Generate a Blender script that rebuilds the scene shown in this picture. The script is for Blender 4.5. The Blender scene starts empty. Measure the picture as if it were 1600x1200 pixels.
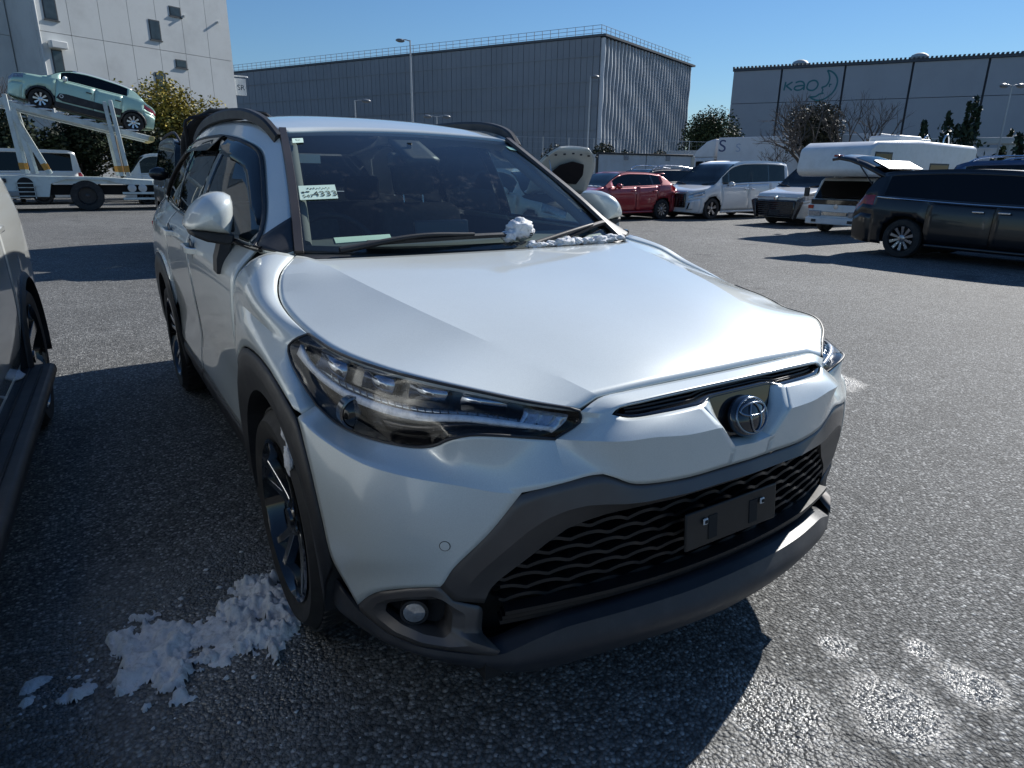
import bpy, bmesh, math, random
from mathutils import Vector, Matrix, noise
D = bpy.data
SC = bpy.context.scene
COL = SC.collection
rad = math.radians
random.seed(7)

# ------------------------------------------------------------------ camera
def cam_setup():
    yaw, pitch, roll = rad(-32.5744), rad(17.7101), rad(0.7354)
    cy, sy, cp, sp = math.cos(yaw), math.sin(yaw), math.cos(pitch), math.sin(pitch)
    f = Vector((-sy*cp, cy*cp, -sp)); r = Vector((cy, sy, 0)); u = r.cross(f)
    c, s = math.cos(roll), math.sin(roll)
    r2 = c*r + s*u; u2 = -s*r + c*u
    cam = D.cameras.new('camera'); o = D.objects.new('camera', cam); COL.objects.link(o)
    m = Matrix((r2, u2, -f)).transposed().to_4x4()
    m.translation = Vector((-1.26577, -0.91545, 1.33496))
    o.matrix_world = m
    cam.sensor_fit = 'HORIZONTAL'; cam.sensor_width = 36.0
    cam.lens = 1027.874/1600*36
    cam.clip_start = .05; cam.clip_end = 3000
    SC.camera = o
cam_setup()

# ------------------------------------------------------------------ sky and sun
SUN_EL, SUN_AZ = rad(33), rad(14)          # azimuth measured from +x towards +y
sdir = Vector((math.cos(SUN_EL)*math.cos(SUN_AZ), math.cos(SUN_EL)*math.sin(SUN_AZ), math.sin(SUN_EL)))
W = D.worlds.new('World'); SC.world = W; W.use_nodes = True
nt = W.node_tree
for n in list(nt.nodes): nt.nodes.remove(n)
sky = nt.nodes.new('ShaderNodeTexSky'); sky.sky_type = 'NISHITA'; sky.sun_disc = False
sky.sun_elevation = SUN_EL; sky.sun_rotation = math.atan2(sdir.x, sdir.y)
sky.altitude = 0; sky.air_density = 1.3; sky.dust_density = 0.0; sky.ozone_density = 10.0
bg = nt.nodes.new('ShaderNodeBackground'); bg.inputs[1].default_value = 0.074
wo = nt.nodes.new('ShaderNodeOutputWorld')
nt.links.new(sky.outputs[0], bg.inputs[0]); nt.links.new(bg.outputs[0], wo.inputs[0])
sl = D.lights.new('sun', 'SUN'); sl.energy = 5.0; sl.angle = rad(.53); sl.color = (1, .97, .92)
so = D.objects.new('sun', sl); COL.objects.link(so)
so.rotation_euler = (-sdir).to_track_quat('-Z', 'Y').to_euler(); so.location = (20, 10, 20)
SC.view_settings.view_transform = 'Standard'; SC.view_settings.look = 'None'
SC.view_settings.gamma = 1; SC.view_settings.use_curve_mapping = False
SC.view_settings.exposure = 0.36
SC.cycles.max_bounces = 8; SC.cycles.transparent_max_bounces = 16
SC.cycles.caustics_reflective = False; SC.cycles.caustics_refractive = False

# ------------------------------------------------------------------ materials
MATS = {}
def nmat(name):
    m = D.materials.new(name); m.use_nodes = True
    return m, m.node_tree, m.node_tree.nodes['Principled BSDF']
def lk(nt, a, b): nt.links.new(a, b)
def setp(p, **k):
    tr = dict(col='Base Color', metal='Metallic', rough='Roughness', coat='Coat Weight', crough='Coat Roughness',
              spec='Specular IOR Level', trans='Transmission Weight', alpha='Alpha', ior='IOR', emit='Emission Color', estr='Emission Strength', sheen='Sheen Weight', sss='Subsurface Weight')
    for a, v in k.items():
        i = p.inputs[tr[a]]
        i.default_value = (v[0], v[1], v[2], 1) if isinstance(v, tuple) else v
def texco(nt, kind='Object', scale=None):
    t = nt.nodes.new('ShaderNodeTexCoord'); s = t.outputs[kind]
    if scale:
        mp = nt.nodes.new('ShaderNodeMapping'); mp.inputs['Scale'].default_value = scale
        lk(nt, s, mp.inputs['Vector']); s = mp.outputs[0]
    return s
def noise_tex(nt, vec, scale, detail=4, rough=.55):
    n = nt.nodes.new('ShaderNodeTexNoise'); n.inputs['Scale'].default_value = scale
    n.inputs['Detail'].default_value = detail; n.inputs['Roughness'].default_value = rough
    lk(nt, vec, n.inputs['Vector']); return n
def ramp(nt, fac, stops):
    r = nt.nodes.new('ShaderNodeValToRGB'); e = r.color_ramp.elements
    while len(e) < len(stops): e.new(.5)
    for el, (p, c) in zip(e, stops):
        el.position = p
        el.color = (c, c, c, 1) if not isinstance(c, tuple) else (c[0], c[1], c[2], 1)
    lk(nt, fac, r.inputs[0]); return r
def mixc(nt, fac, a, b, mode='MIX'):
    m = nt.nodes.new('ShaderNodeMix'); m.data_type = 'RGBA'; m.blend_type = mode
    for sock, v in ((m.inputs[0], fac), (m.inputs[6], a), (m.inputs[7], b)):
        if hasattr(v, 'is_output'): lk(nt, v, sock)
        elif isinstance(v, tuple): sock.default_value = (v[0], v[1], v[2], 1)
        else: sock.default_value = v
    return m.outputs[2]
def bump(nt, p, height, strength=.3, dist=.01):
    b = nt.nodes.new('ShaderNodeBump'); b.inputs['Strength'].default_value = strength
    b.inputs['Distance'].default_value = dist
    lk(nt, height, b.inputs['Height']); lk(nt, b.outputs[0], p.inputs['Normal']); return b
def simple(name, col, rough=.5, metal=0., coat=0., var=.12, scale=6., spec=None, bumps=0., crough=.03, dirt=None):
    if name in MATS: return MATS[name]
    m, nt, p = nmat(name)
    setp(p, rough=rough, metal=metal, coat=coat, crough=crough)
    if spec is not None: setp(p, spec=spec)
    v = texco(nt)
    n = noise_tex(nt, v, scale, 5, .6)
    lo = tuple(c*(1-var) for c in col); hi = tuple(min(1, c*(1+var*.7)) for c in col)
    r = ramp(nt, n.outputs[0], [(.3, lo), (.7, hi)])
    out = r.outputs[0]
    if dirt:
        n2 = noise_tex(nt, v, dirt[1], 6, .7)
        r2 = ramp(nt, n2.outputs[0], [(.48, 0.), (.75, dirt[2])])
        out = mixc(nt, r2.outputs[0], out, dirt[0])
    lk(nt, out, p.inputs['Base Color'])
    r3 = ramp(nt, n.outputs[0], [(.3, max(0, rough-.06)), (.7, min(1, rough+.06))])
    lk(nt, r3.outputs[0], p.inputs['Roughness'])
    if bumps: bump(nt, p, noise_tex(nt, v, scale*20, 3).outputs[0], bumps, .002)
    MATS[name] = m; return m
def paint(name, col, metal=.35, rough=.36, coat=1., flake=True, dust=.12):
    if name in MATS: return MATS[name]
    m, nt, p = nmat(name)
    setp(p, metal=metal, rough=rough, coat=coat, crough=.035)
    v = texco(nt)
    n = noise_tex(nt, v, 2.2, 6, .65)
    dr = ramp(nt, n.outputs[0], [(.42, 0.), (.78, dust)])
    base = mixc(nt, dr.outputs[0], col, (.42, .40, .36))
    if flake:
        vo = nt.nodes.new('ShaderNodeTexVoronoi'); vo.inputs['Scale'].default_value = 900
        lk(nt, v, vo.inputs['Vector'])
        fr = ramp(nt, vo.outputs['Color'], [(0., .90), (1., 1.06)])
        base = mixc(nt, 1., base, fr.outputs[0], 'MULTIPLY')
    lk(nt, base, p.inputs['Base Color'])
    rr = ramp(nt, n.outputs[0], [(.35, .025), (.8, .09)])
    lk(nt, rr.outputs[0], p.inputs['Coat Roughness'])
    MATS[name] = m; return m
def glass(name, tint=(.45, .52, .5), dirty=.0, refl=1.45):
    if name in MATS: return MATS[name]
    m = D.materials.new(name); m.use_nodes = True; nt = m.node_tree
    for n in list(nt.nodes): nt.nodes.remove(n)
    o = nt.nodes.new('ShaderNodeOutputMaterial')
    t = nt.nodes.new('ShaderNodeBsdfTransparent'); t.inputs[0].default_value = (*tint, 1)
    g = nt.nodes.new('ShaderNodeBsdfGlossy'); g.inputs['Roughness'].default_value = .015
    fr = nt.nodes.new('ShaderNodeFresnel'); ge = nt.nodes.new('ShaderNodeNewGeometry'); mrg = nt.nodes.new('ShaderNodeMapRange')
    lk(nt, ge.outputs['Backfacing'], mrg.inputs[0]); mrg.inputs[3].default_value = refl; mrg.inputs[4].default_value = 1/refl; lk(nt, mrg.outputs[0], fr.inputs[0])
    mx = nt.nodes.new('ShaderNodeMixShader')
    lk(nt, fr.outputs[0], mx.inputs[0]); lk(nt, t.outputs[0], mx.inputs[1]); lk(nt, g.outputs[0], mx.inputs[2])
    last = mx.outputs[0]
    if dirty:
        d = nt.nodes.new('ShaderNodeBsdfDiffuse'); d.inputs[0].default_value = (.55, .53, .5, 1)
        v = texco(nt)
        n1 = noise_tex(nt, v, 3.0, 8, .72); n2 = noise_tex(nt, v, 26, 5, .7)
        mm = nt.nodes.new('ShaderNodeMath'); mm.operation = 'MULTIPLY'
        lk(nt, n1.outputs[0], mm.inputs[0]); lk(nt, n2.outputs[0], mm.inputs[1])
        r = ramp(nt, mm.outputs[0], [(.30, dirty*.06), (.55, dirty)])
        m2 = nt.nodes.new('ShaderNodeMixShader')
        lk(nt, r.outputs[0], m2.inputs[0]); lk(nt, last, m2.inputs[1]); lk(nt, d.outputs[0], m2.inputs[2]); last = m2.outputs[0]
    lk(nt, last, o.inputs[0]); MATS[name] = m; return m

M_PEARL = lambda: paint('pearl_white_paint', (.68, .73, .715), .10, .34)
M_BLACKPL = lambda: simple('black_textured_plastic', (.022, .023, .026), .55, var=.25, scale=9, bumps=.25, dirt=((.12, .115, .11), 5, .35))
M_GREYPL = lambda: simple('grey_satin_plastic', (.115, .108, .106), .42, metal=.45, var=.1, scale=5, dirt=((.2, .19, .18), 6, .2))
M_RUBBER = lambda: simple('tyre_rubber', (.018, .018, .019), .75, var=.3, scale=14, dirt=((.09, .085, .08), 8, .5))
M_CHROME = lambda: simple('bright_metal', (.75, .76, .78), .14, metal=1., var=.05)
M_GLOSSBLK = lambda: simple('gloss_black', (.008, .008, .009), .06, coat=.6, var=.2)
M_DARKIN = lambda: simple('dark_interior', (.02, .02, .022), .7, var=.2, scale=10)
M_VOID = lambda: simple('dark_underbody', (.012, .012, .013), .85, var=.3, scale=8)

# ------------------------------------------------------------------ geometry helpers
def link(name, me, mat=None, parent=None, smooth=None):
    o = D.objects.new(name, me); COL.objects.link(o)
    if mat: me.materials.append(mat)
    if parent: o.parent = parent
    if smooth is not None:
        me.shade_smooth()
        if smooth < 180: me.set_sharp_from_angle(angle=rad(smooth))
    return o
def pyobj(name, vs, fs, mat, parent=None, smooth=None):
    me = D.meshes.new(name); me.from_pydata([tuple(v) for v in vs], [], [tuple(f) for f in fs]); me.update()
    return link(name, me, mat, parent, smooth)
def bmobj(name, bm, mat, parent=None, smooth=None, recalc=True, bevel=0):
    if recalc: bmesh.ops.recalc_face_normals(bm, faces=bm.faces)
    me = D.meshes.new(name); bm.to_mesh(me); bm.free()
    o = link(name, me, mat, parent, smooth)
    if bevel: bev(o, bevel)
    return o
def bev(o, w, seg=2):
    b = o.modifiers.new('b', 'BEVEL'); b.width = w; b.segments = seg; b.limit_method = 'ANGLE'; b.angle_limit = rad(35)
    o.data.shade_smooth(); o.data.set_sharp_from_angle(angle=rad(60))
    return o
def empty(name, label, cat, loc=(0, 0, 0), rz=0., group=None):
    o = D.objects.new(name, None); COL.objects.link(o); o.location = loc; o.rotation_euler = (0, 0, rz)
    o.empty_display_size = .2
    o['label'] = label; o['category'] = cat
    if group: o['group'] = group
    return o
def tag(o, label, cat, group=None):
    o['label'] = label; o['category'] = cat
    if group: o['group'] = group
    return o
def struct(o): o['kind'] = 'structure'; return o
def cr(pts, n):
    """Catmull-Rom through pts, resampled to n+1 points evenly by arc length."""
    P = [Vector(p) for p in pts]
    if len(P) == 2: return [P[0].lerp(P[1], i/n) for i in range(n+1)]
    Q = [P[0]*2-P[1]] + P + [P[-1]*2-P[-2]]
    out = []
    for i in range(1, len(Q)-2):
        p0, p1, p2, p3 = Q[i-1:i+3]
        t0 = 0; t1 = t0+max(1e-6, (p1-p0).length)**.5; t2 = t1+max(1e-6, (p2-p1).length)**.5; t3 = t2+max(1e-6, (p3-p2).length)**.5
        for k in range(12):
            t = t1+(t2-t1)*k/12
            A1 = p0*((t1-t)/(t1-t0))+p1*((t-t0)/(t1-t0)); A2 = p1*((t2-t)/(t2-t1))+p2*((t-t1)/(t2-t1)); A3 = p2*((t3-t)/(t3-t2))+p3*((t-t2)/(t3-t2))
            B1 = A1*((t2-t)/(t2-t0))+A2*((t-t0)/(t2-t0)); B2 = A2*((t3-t)/(t3-t1))+A3*((t-t1)/(t3-t1))
            out.append(B1*((t2-t)/(t2-t1))+B2*((t-t1)/(t2-t1)))
    out.append(P[-1])
    return resample(out, n)
def resample(out, n):
    L = [0]
    for a, b in zip(out, out[1:]): L.append(L[-1]+(b-a).length)
    res = []; j = 0
    for i in range(n+1):
        s = L[-1]*i/n
        while j < len(L)-2 and L[j+1] < s: j += 1
        d = L[j+1]-L[j]
        res.append(out[j].lerp(out[j+1], 0 if d < 1e-9 else min(1, max(0, (s-L[j])/d))))
    return res
def poly(pts, n): return resample([Vector(p) for p in pts], n)
def mir(pts): return [Vector((-p[0], p[1], p[2])) for p in pts]
def coons(A, B, C, E, bulge=None):
    """A: u-curve at v=0, B: u-curve at v=1, C: v-curve at u=0, E: v-curve at u=1 -> grid[v][u]."""
    nu, nv = len(A)-1, len(C)-1
    G = []
    for j in range(nv+1):
        v = j/nv; row = []
        for i in range(nu+1):
            u = i/nu
            p = A[i]*(1-v)+B[i]*v+C[j]*(1-u)+E[j]*u-(A[0]*((1-u)*(1-v))+A[-1]*(u*(1-v))+B[0]*((1-u)*v)+B[-1]*(u*v))
            if bulge: p = p+Vector(bulge)*(16*u*(1-u)*v*(1-v))
            row.append(p)
        G.append(row)
    return G
def ruled(A, B, nv, bulge=None, prof=None):
    G = []
    for j in range(nv+1):
        v = j/nv; row = []
        for i, (a, b) in enumerate(zip(A, B)):
            p = a.lerp(b, v)
            if bulge: p = p+Vector(bulge)*(4*v*(1-v))
            row.append(p)
        G.append(row)
    return G
def lofts(curves, per=6):
    """smooth surface through several curves of the same length (catmull-rom across)."""
    n = len(curves[0]); cols = []
    for i in range(n):
        cols.append(cr([c[i] for c in curves], per*(len(curves)-1)))
    return [[cols[i][j] for i in range(n)] for j in range(len(cols[0]))]
def mirg(G): return [[Vector((-p.x, p.y, p.z)) for p in row] for row in G]
CARC = Vector((0, 2.2, .7))
def add_grid(bm, G):
    V = [[bm.verts.new(p) for p in row] for row in G]
    for j in range(len(G)-1):
        for i in range(len(G[0])-1):
            try: bm.faces.new((V[j][i], V[j][i+1], V[j+1][i+1], V[j+1][i]))
            except ValueError: pass
def panel(name, grids, mat, parent, thick=.012, gap=.0018, smooth=40, outref=None, label=None, merge=1e-4):
    bm = bmesh.new()
    for G in grids: add_grid(bm, G)
    bmesh.ops.remove_doubles(bm, verts=bm.verts, dist=merge)
    bmesh.ops.dissolve_degenerate(bm, dist=1e-5, edges=bm.edges)
    bmesh.ops.recalc_face_normals(bm, faces=bm.faces)
    ref = outref if outref is not None else CARC
    s = sum(((f.calc_center_median()-ref).dot(f.normal)*f.calc_area() for f in bm.faces))
    if s < 0: bmesh.ops.reverse_faces(bm, faces=bm.faces)
    if gap:
        mv = {}
        for v in bm.verts:
            if v.is_boundary:
                t = Vector()
                for e in v.link_edges:
                    if e.is_boundary:
                        d = (e.other_vert(v).co-v.co)
                        if d.length > 1e-9:
                            d.normalize()
                            t = d-t if t.length else d
                if t.length > 1e-6: t.normalize()
                inw = Vector()
                for f in v.link_faces: inw += (f.calc_center_median()-v.co)
                inw -= t*inw.dot(t)
                if inw.length > 1e-7: mv[v] = inw.normalized()*min(gap, inw.length)
        for v, d in mv.items(): v.co += d
    me = D.meshes.new(name); bm.to_mesh(me); bm.free()
    o = link(name, me, mat, parent, smooth)
    if thick:
        so = o.modifiers.new('s', 'SOLIDIFY'); so.thickness = thick; so.offset = -1; so.use_even_offset = False
    if label: o['label'] = label
    return o
def tube_bm(bm, path, r, seg=8, cap=True):
    P = [Vector(p) for p in path]; n = len(P)
    rs = r if isinstance(r, (list, tuple)) else [r]*n
    up = Vector((0, 0, 1)); rings = []
    nrm = None
    for i in range(n):
        t = (P[min(i+1, n-1)]-P[max(i-1, 0)]).normalized()
        if nrm is None:
            nrm = t.cross(up)
            if nrm.length < 1e-3: nrm = t.cross(Vector((1, 0, 0)))
        nrm = (nrm-t*nrm.dot(t)).normalized(); b = t.cross(nrm)
        rings.append([bm.verts.new(P[i]+(nrm*math.cos(a)+b*math.sin(a))*rs[i]) for a in [2*math.pi*k/seg for k in range(seg)]])
    for a, b in zip(rings, rings[1:]):
        for k in range(seg): bm.faces.new((a[k], a[(k+1) % seg], b[(k+1) % seg], b[k]))
    if cap:
        bm.faces.new(rings[0][::-1]); bm.faces.new(rings[-1])
def tube(name, path, r, mat, parent=None, seg=8, smooth=60):
    bm = bmesh.new(); tube_bm(bm, path, r, seg); return bmobj(name, bm, mat, parent, smooth)
def sweep(name, path, prof, mat, parent=None, smooth=40, up=(0, 0, 1), closed=True):
    """sweep a closed 2-D profile (side, up) along path."""
    bm = bmesh.new(); P = [Vector(p) for p in path]; n = len(P); rings = []; U = Vector(up)
    for i in range(n):
        t = (P[min(i+1, n-1)]-P[max(i-1, 0)]).normalized()
        s = t.cross(U).normalized(); u = s.cross(t)
        pr = prof(i/(n-1)) if callable(prof) else prof
        rings.append([bm.verts.new(P[i]+s*a+u*b) for a, b in pr])
    k = len(rings[0])
    for a, b in zip(rings, rings[1:]):
        for j in range(k if closed else k-1): bm.faces.new((a[j], a[(j+1) % k], b[(j+1) % k], b[j]))
    if closed:
        bm.faces.new(rings[0][::-1]); bm.faces.new(rings[-1])
    return bmobj(name, bm, mat, parent, smooth)
def box_bm(bm, c, s, rot=None):
    vs = []
    for x in (-.5, .5):
        for y in (-.5, .5):
            for z in (-.5, .5):
                v = Vector((x*s[0], y*s[1], z*s[2]))
                if rot: v = rot @ v
                vs.append(bm.verts.new(v+Vector(c)))
    for f in ((0, 1, 3, 2), (4, 6, 7, 5), (0, 4, 5, 1), (2, 3, 7, 6), (0, 2, 6, 4), (1, 5, 7, 3)):
        bm.faces.new([vs[i] for i in f])
def box(name, c, s, mat, parent=None, bevel=0., rot=None):
    bm = bmesh.new(); box_bm(bm, c, s, rot); o = bmobj(name, bm, mat, parent)
    if bevel: bev(o, bevel)
    return o
def prism_bm(bm, pts, axis, a, b):
    """extrude polygon pts (2-D) along axis between a and b; axis 'x': pts=(y,z); 'y': (x,z); 'z': (x,y)."""
    def mk(p, t):
        return {'x': (t, p[0], p[1]), 'y': (p[0], t, p[1]), 'z': (p[0], p[1], t)}[axis]
    A = [bm.verts.new(mk(p, a)) for p in pts]; B = [bm.verts.new(mk(p, b)) for p in pts]
    n = len(pts)
    for i in range(n): bm.faces.new((A[i], A[(i+1) % n], B[(i+1) % n], B[i]))
    bm.faces.new(A[::-1]); bm.faces.new(B)
def prism(name, pts, axis, a, b, mat, parent=None, bevel=0., smooth=None):
    bm = bmesh.new(); prism_bm(bm, pts, axis, a, b); o = bmobj(name, bm, mat, parent, smooth)
    if bevel: bev(o, bevel)
    return o
def lathe_bm(bm, prof, seg=32, axis='x', c=(0, 0, 0), closed=False, caps=False):
    """prof: list of (r, t) revolved about axis through c."""
    c = Vector(c); rings = []
    for r, t in prof:
        ring = []
        for k in range(seg):
            a = 2*math.pi*k/seg; p, q = r*math.cos(a), r*math.sin(a)
            ring.append(bm.verts.new(c+Vector({'x': (t, p, q), 'y': (p, t, q), 'z': (p, q, t)}[axis])))
        rings.append(ring)
    pairs = list(zip(rings, rings[1:]))
    if closed: pairs.append((rings[-1], rings[0]))
    for a, b in pairs:
        for k in range(seg): bm.faces.new((a[k], a[(k+1) % seg], b[(k+1) % seg], b[k]))
    if caps:
        for ring in (rings[0], rings[-1]): bm.faces.new(ring)
def lathe(name, prof, mat, parent=None, seg=32, axis='x', c=(0, 0, 0), smooth=35, closed=False):
    bm = bmesh.new(); lathe_bm(bm, prof, seg, axis, c, closed); return bmobj(name, bm, mat, parent, smooth)
def cyl_between(name, a, b, r, mat, parent=None, seg=10): return tube(name, [a, b], r, mat, parent, seg)
def blob(name, c, s, mat, parent=None, amp=.25, freq=3., sub=3, seed=0):
    bm = bmesh.new(); bmesh.ops.create_icosphere(bm, subdivisions=sub, radius=1)
    for v in bm.verts:
        d = v.co.normalized(); k = 1+amp*noise.noise(d*freq+Vector((seed*7.3, seed*3.1, 0)))+amp*.5*noise.noise(d*freq*2.7+Vector((0, seed*5.1, 2)))
        v.co = Vector((d.x*s[0], d.y*s[1], d.z*s[2]))*k+Vector(c)
    return bmobj(name, bm, mat, parent, 180)
def text_obj(name, s, size, mat, parent=None, loc=(0, 0, 0), rot=(0, 0, 0), ext=.0, align='CENTER', sx=1.):
    cu = D.curves.new(name, 'FONT'); cu.body = s; cu.size = size; cu.align_x = align; cu.align_y = 'CENTER'; cu.extrude = ext
    t = D.objects.new('tmp', cu); COL.objects.link(t)
    bpy.context.view_layer.update()
    me = D.meshes.new_from_object(t.evaluated_get(bpy.context.evaluated_depsgraph_get()))
    D.objects.remove(t)
    o = link(name, me, mat, parent); o.location = loc; o.rotation_euler = rot; o.scale = (sx, 1, 1)
    return o
# ------------------------------------------------------------------ ground
def ground():
    m, nt, p = nmat('asphalt')
    v = texco(nt)
    vo = nt.nodes.new('ShaderNodeTexVoronoi'); vo.inputs['Scale'].default_value = 95; lk(nt, v, vo.inputs['Vector'])
    vo2 = nt.nodes.new('ShaderNodeTexVoronoi'); vo2.inputs['Scale'].default_value = 210; lk(nt, v, vo2.inputs['Vector'])
    sep = nt.nodes.new('ShaderNodeSeparateColor'); lk(nt, vo.outputs['Color'], sep.inputs[0])
    st = ramp(nt, sep.outputs[0], [(0., (.09, .09, .088)), (.45, (.16, .158, .152)), (.82, (.24, .235, .225)), (.93, (.42, .41, .39)), (1., (.50, .49, .47))])
    big = noise_tex(nt, v, .35, 6, .6); med = noise_tex(nt, v, 3.2, 5, .65)
    bm_ = ramp(nt, big.outputs[0], [(.3, .82), (.7, 1.16)]); mm_ = ramp(nt, med.outputs[0], [(.25, .80), (.75, 1.16)])
    c = mixc(nt, 1., st.outputs[0], bm_.outputs[0], 'MULTIPLY'); c = mixc(nt, 1., c, mm_.outputs[0], 'MULTIPLY')
    edge = ramp(nt, vo.outputs['Distance'], [(.35, 1.), (.75, .45)])
    c = mixc(nt, 1., c, edge.outputs[0], 'MULTIPLY')
    # dark damp and oily stains, fine cracks
    dn = noise_tex(nt, v, .9, 5, .6); dr = ramp(nt, dn.outputs[0], [(.62, 0.), (.70, .55)])
    c = mixc(nt, dr.outputs[0], c, (.03, .03, .032))
    cv = nt.nodes.new('ShaderNodeTexVoronoi'); cv.feature = 'DISTANCE_TO_EDGE'; cv.inputs['Scale'].default_value = .55
    dist = noise_tex(nt, v, 2.5, 4); vm = nt.nodes.new('ShaderNodeVectorMath'); vm.operation = 'ADD'
    sc = nt.nodes.new('ShaderNodeVectorMath'); sc.operation = 'SCALE'; sc.inputs[3].default_value = .5
    lk(nt, dist.outputs['Color'], sc.inputs[0]); lk(nt, v, vm.inputs[0]); lk(nt, sc.outputs[0], vm.inputs[1]); lk(nt, vm.outputs[0], cv.inputs['Vector'])
    crk = ramp(nt, cv.outputs['Distance'], [(0., .75), (.006, 0.)])
    gate = ramp(nt, big.outputs[0], [(.50, 0.), (.56, 1.)])
    cm = nt.nodes.new('ShaderNodeMath'); cm.operation = 'MULTIPLY'; lk(nt, crk.outputs[0], cm.inputs[0]); lk(nt, gate.outputs[0], cm.inputs[1])
    c = mixc(nt, cm.outputs[0], c, (.02, .02, .02))
    # damp patches: melt water round snow, also painted to deepen the car's shade; sunny-side spots
    wn = noise_tex(nt, v, 5.5, 5, .65); wet_shade = None
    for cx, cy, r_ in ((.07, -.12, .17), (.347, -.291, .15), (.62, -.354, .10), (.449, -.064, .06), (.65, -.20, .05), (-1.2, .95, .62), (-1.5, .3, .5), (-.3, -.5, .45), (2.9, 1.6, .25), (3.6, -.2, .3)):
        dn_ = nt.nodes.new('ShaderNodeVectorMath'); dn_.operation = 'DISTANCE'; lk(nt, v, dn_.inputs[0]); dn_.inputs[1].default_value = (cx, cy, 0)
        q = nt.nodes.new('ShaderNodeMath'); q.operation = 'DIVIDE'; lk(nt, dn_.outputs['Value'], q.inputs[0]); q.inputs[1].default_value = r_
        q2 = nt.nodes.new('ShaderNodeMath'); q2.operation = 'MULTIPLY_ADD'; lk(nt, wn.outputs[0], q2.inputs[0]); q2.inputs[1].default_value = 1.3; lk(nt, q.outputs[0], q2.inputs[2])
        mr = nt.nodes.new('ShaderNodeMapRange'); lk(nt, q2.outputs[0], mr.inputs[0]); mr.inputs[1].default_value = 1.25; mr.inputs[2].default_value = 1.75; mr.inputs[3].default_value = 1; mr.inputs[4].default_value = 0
        if wet_shade is None: wet_shade = mr.outputs[0]
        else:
            mx = nt.nodes.new('ShaderNodeMath'); mx.operation = 'MAXIMUM'; lk(nt, wet_shade, mx.inputs[0]); lk(nt, mr.outputs[0], mx.inputs[1]); wet_shade = mx.outputs[0]
    wf = nt.nodes.new('ShaderNodeMath'); wf.operation = 'MULTIPLY'; wf.inputs[1].default_value = .22; lk(nt, wet_shade, wf.inputs[0])
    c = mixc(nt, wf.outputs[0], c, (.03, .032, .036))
    c = mixc(nt, 1., c, (.96, .985, 1.0), 'MULTIPLY')
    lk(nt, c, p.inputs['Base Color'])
    sp_ = nt.nodes.new('ShaderNodeMapRange'); lk(nt, wet_shade, sp_.inputs[0]); sp_.inputs[3].default_value = .4; sp_.inputs[4].default_value = .9; lk(nt, sp_.outputs[0], p.inputs['Specular IOR Level'])
    rg = nt.nodes.new('ShaderNodeMapRange'); lk(nt, wet_shade, rg.inputs[0]); rg.inputs[3].default_value = .80; rg.inputs[4].default_value = .27
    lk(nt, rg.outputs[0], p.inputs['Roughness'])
    ha = nt.nodes.new('ShaderNodeMath'); ha.operation = 'MULTIPLY_ADD'; ha.inputs[1].default_value = -1.0
    lk(nt, vo.outputs['Distance'], ha.inputs[0]); 
    h2 = nt.nodes.new('ShaderNodeMath'); h2.operation = 'MULTIPLY'; h2.inputs[1].default_value = -.35
    lk(nt, vo2.outputs['Distance'], h2.inputs[0]); lk(nt, h2.outputs[0], ha.inputs[2])
    h3 = nt.nodes.new('ShaderNodeMath'); h3.operation = 'MULTIPLY_ADD'; h3.inputs[1].default_value = .8
    lk(nt, sep.outputs[1], h3.inputs[0]); lk(nt, ha.outputs[0], h3.inputs[2])
    bump(nt, p, h3.outputs[0], .9, .006)
    S = 1500
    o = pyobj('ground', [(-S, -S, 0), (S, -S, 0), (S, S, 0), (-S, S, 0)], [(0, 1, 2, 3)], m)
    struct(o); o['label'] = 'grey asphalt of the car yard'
ground()
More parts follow.
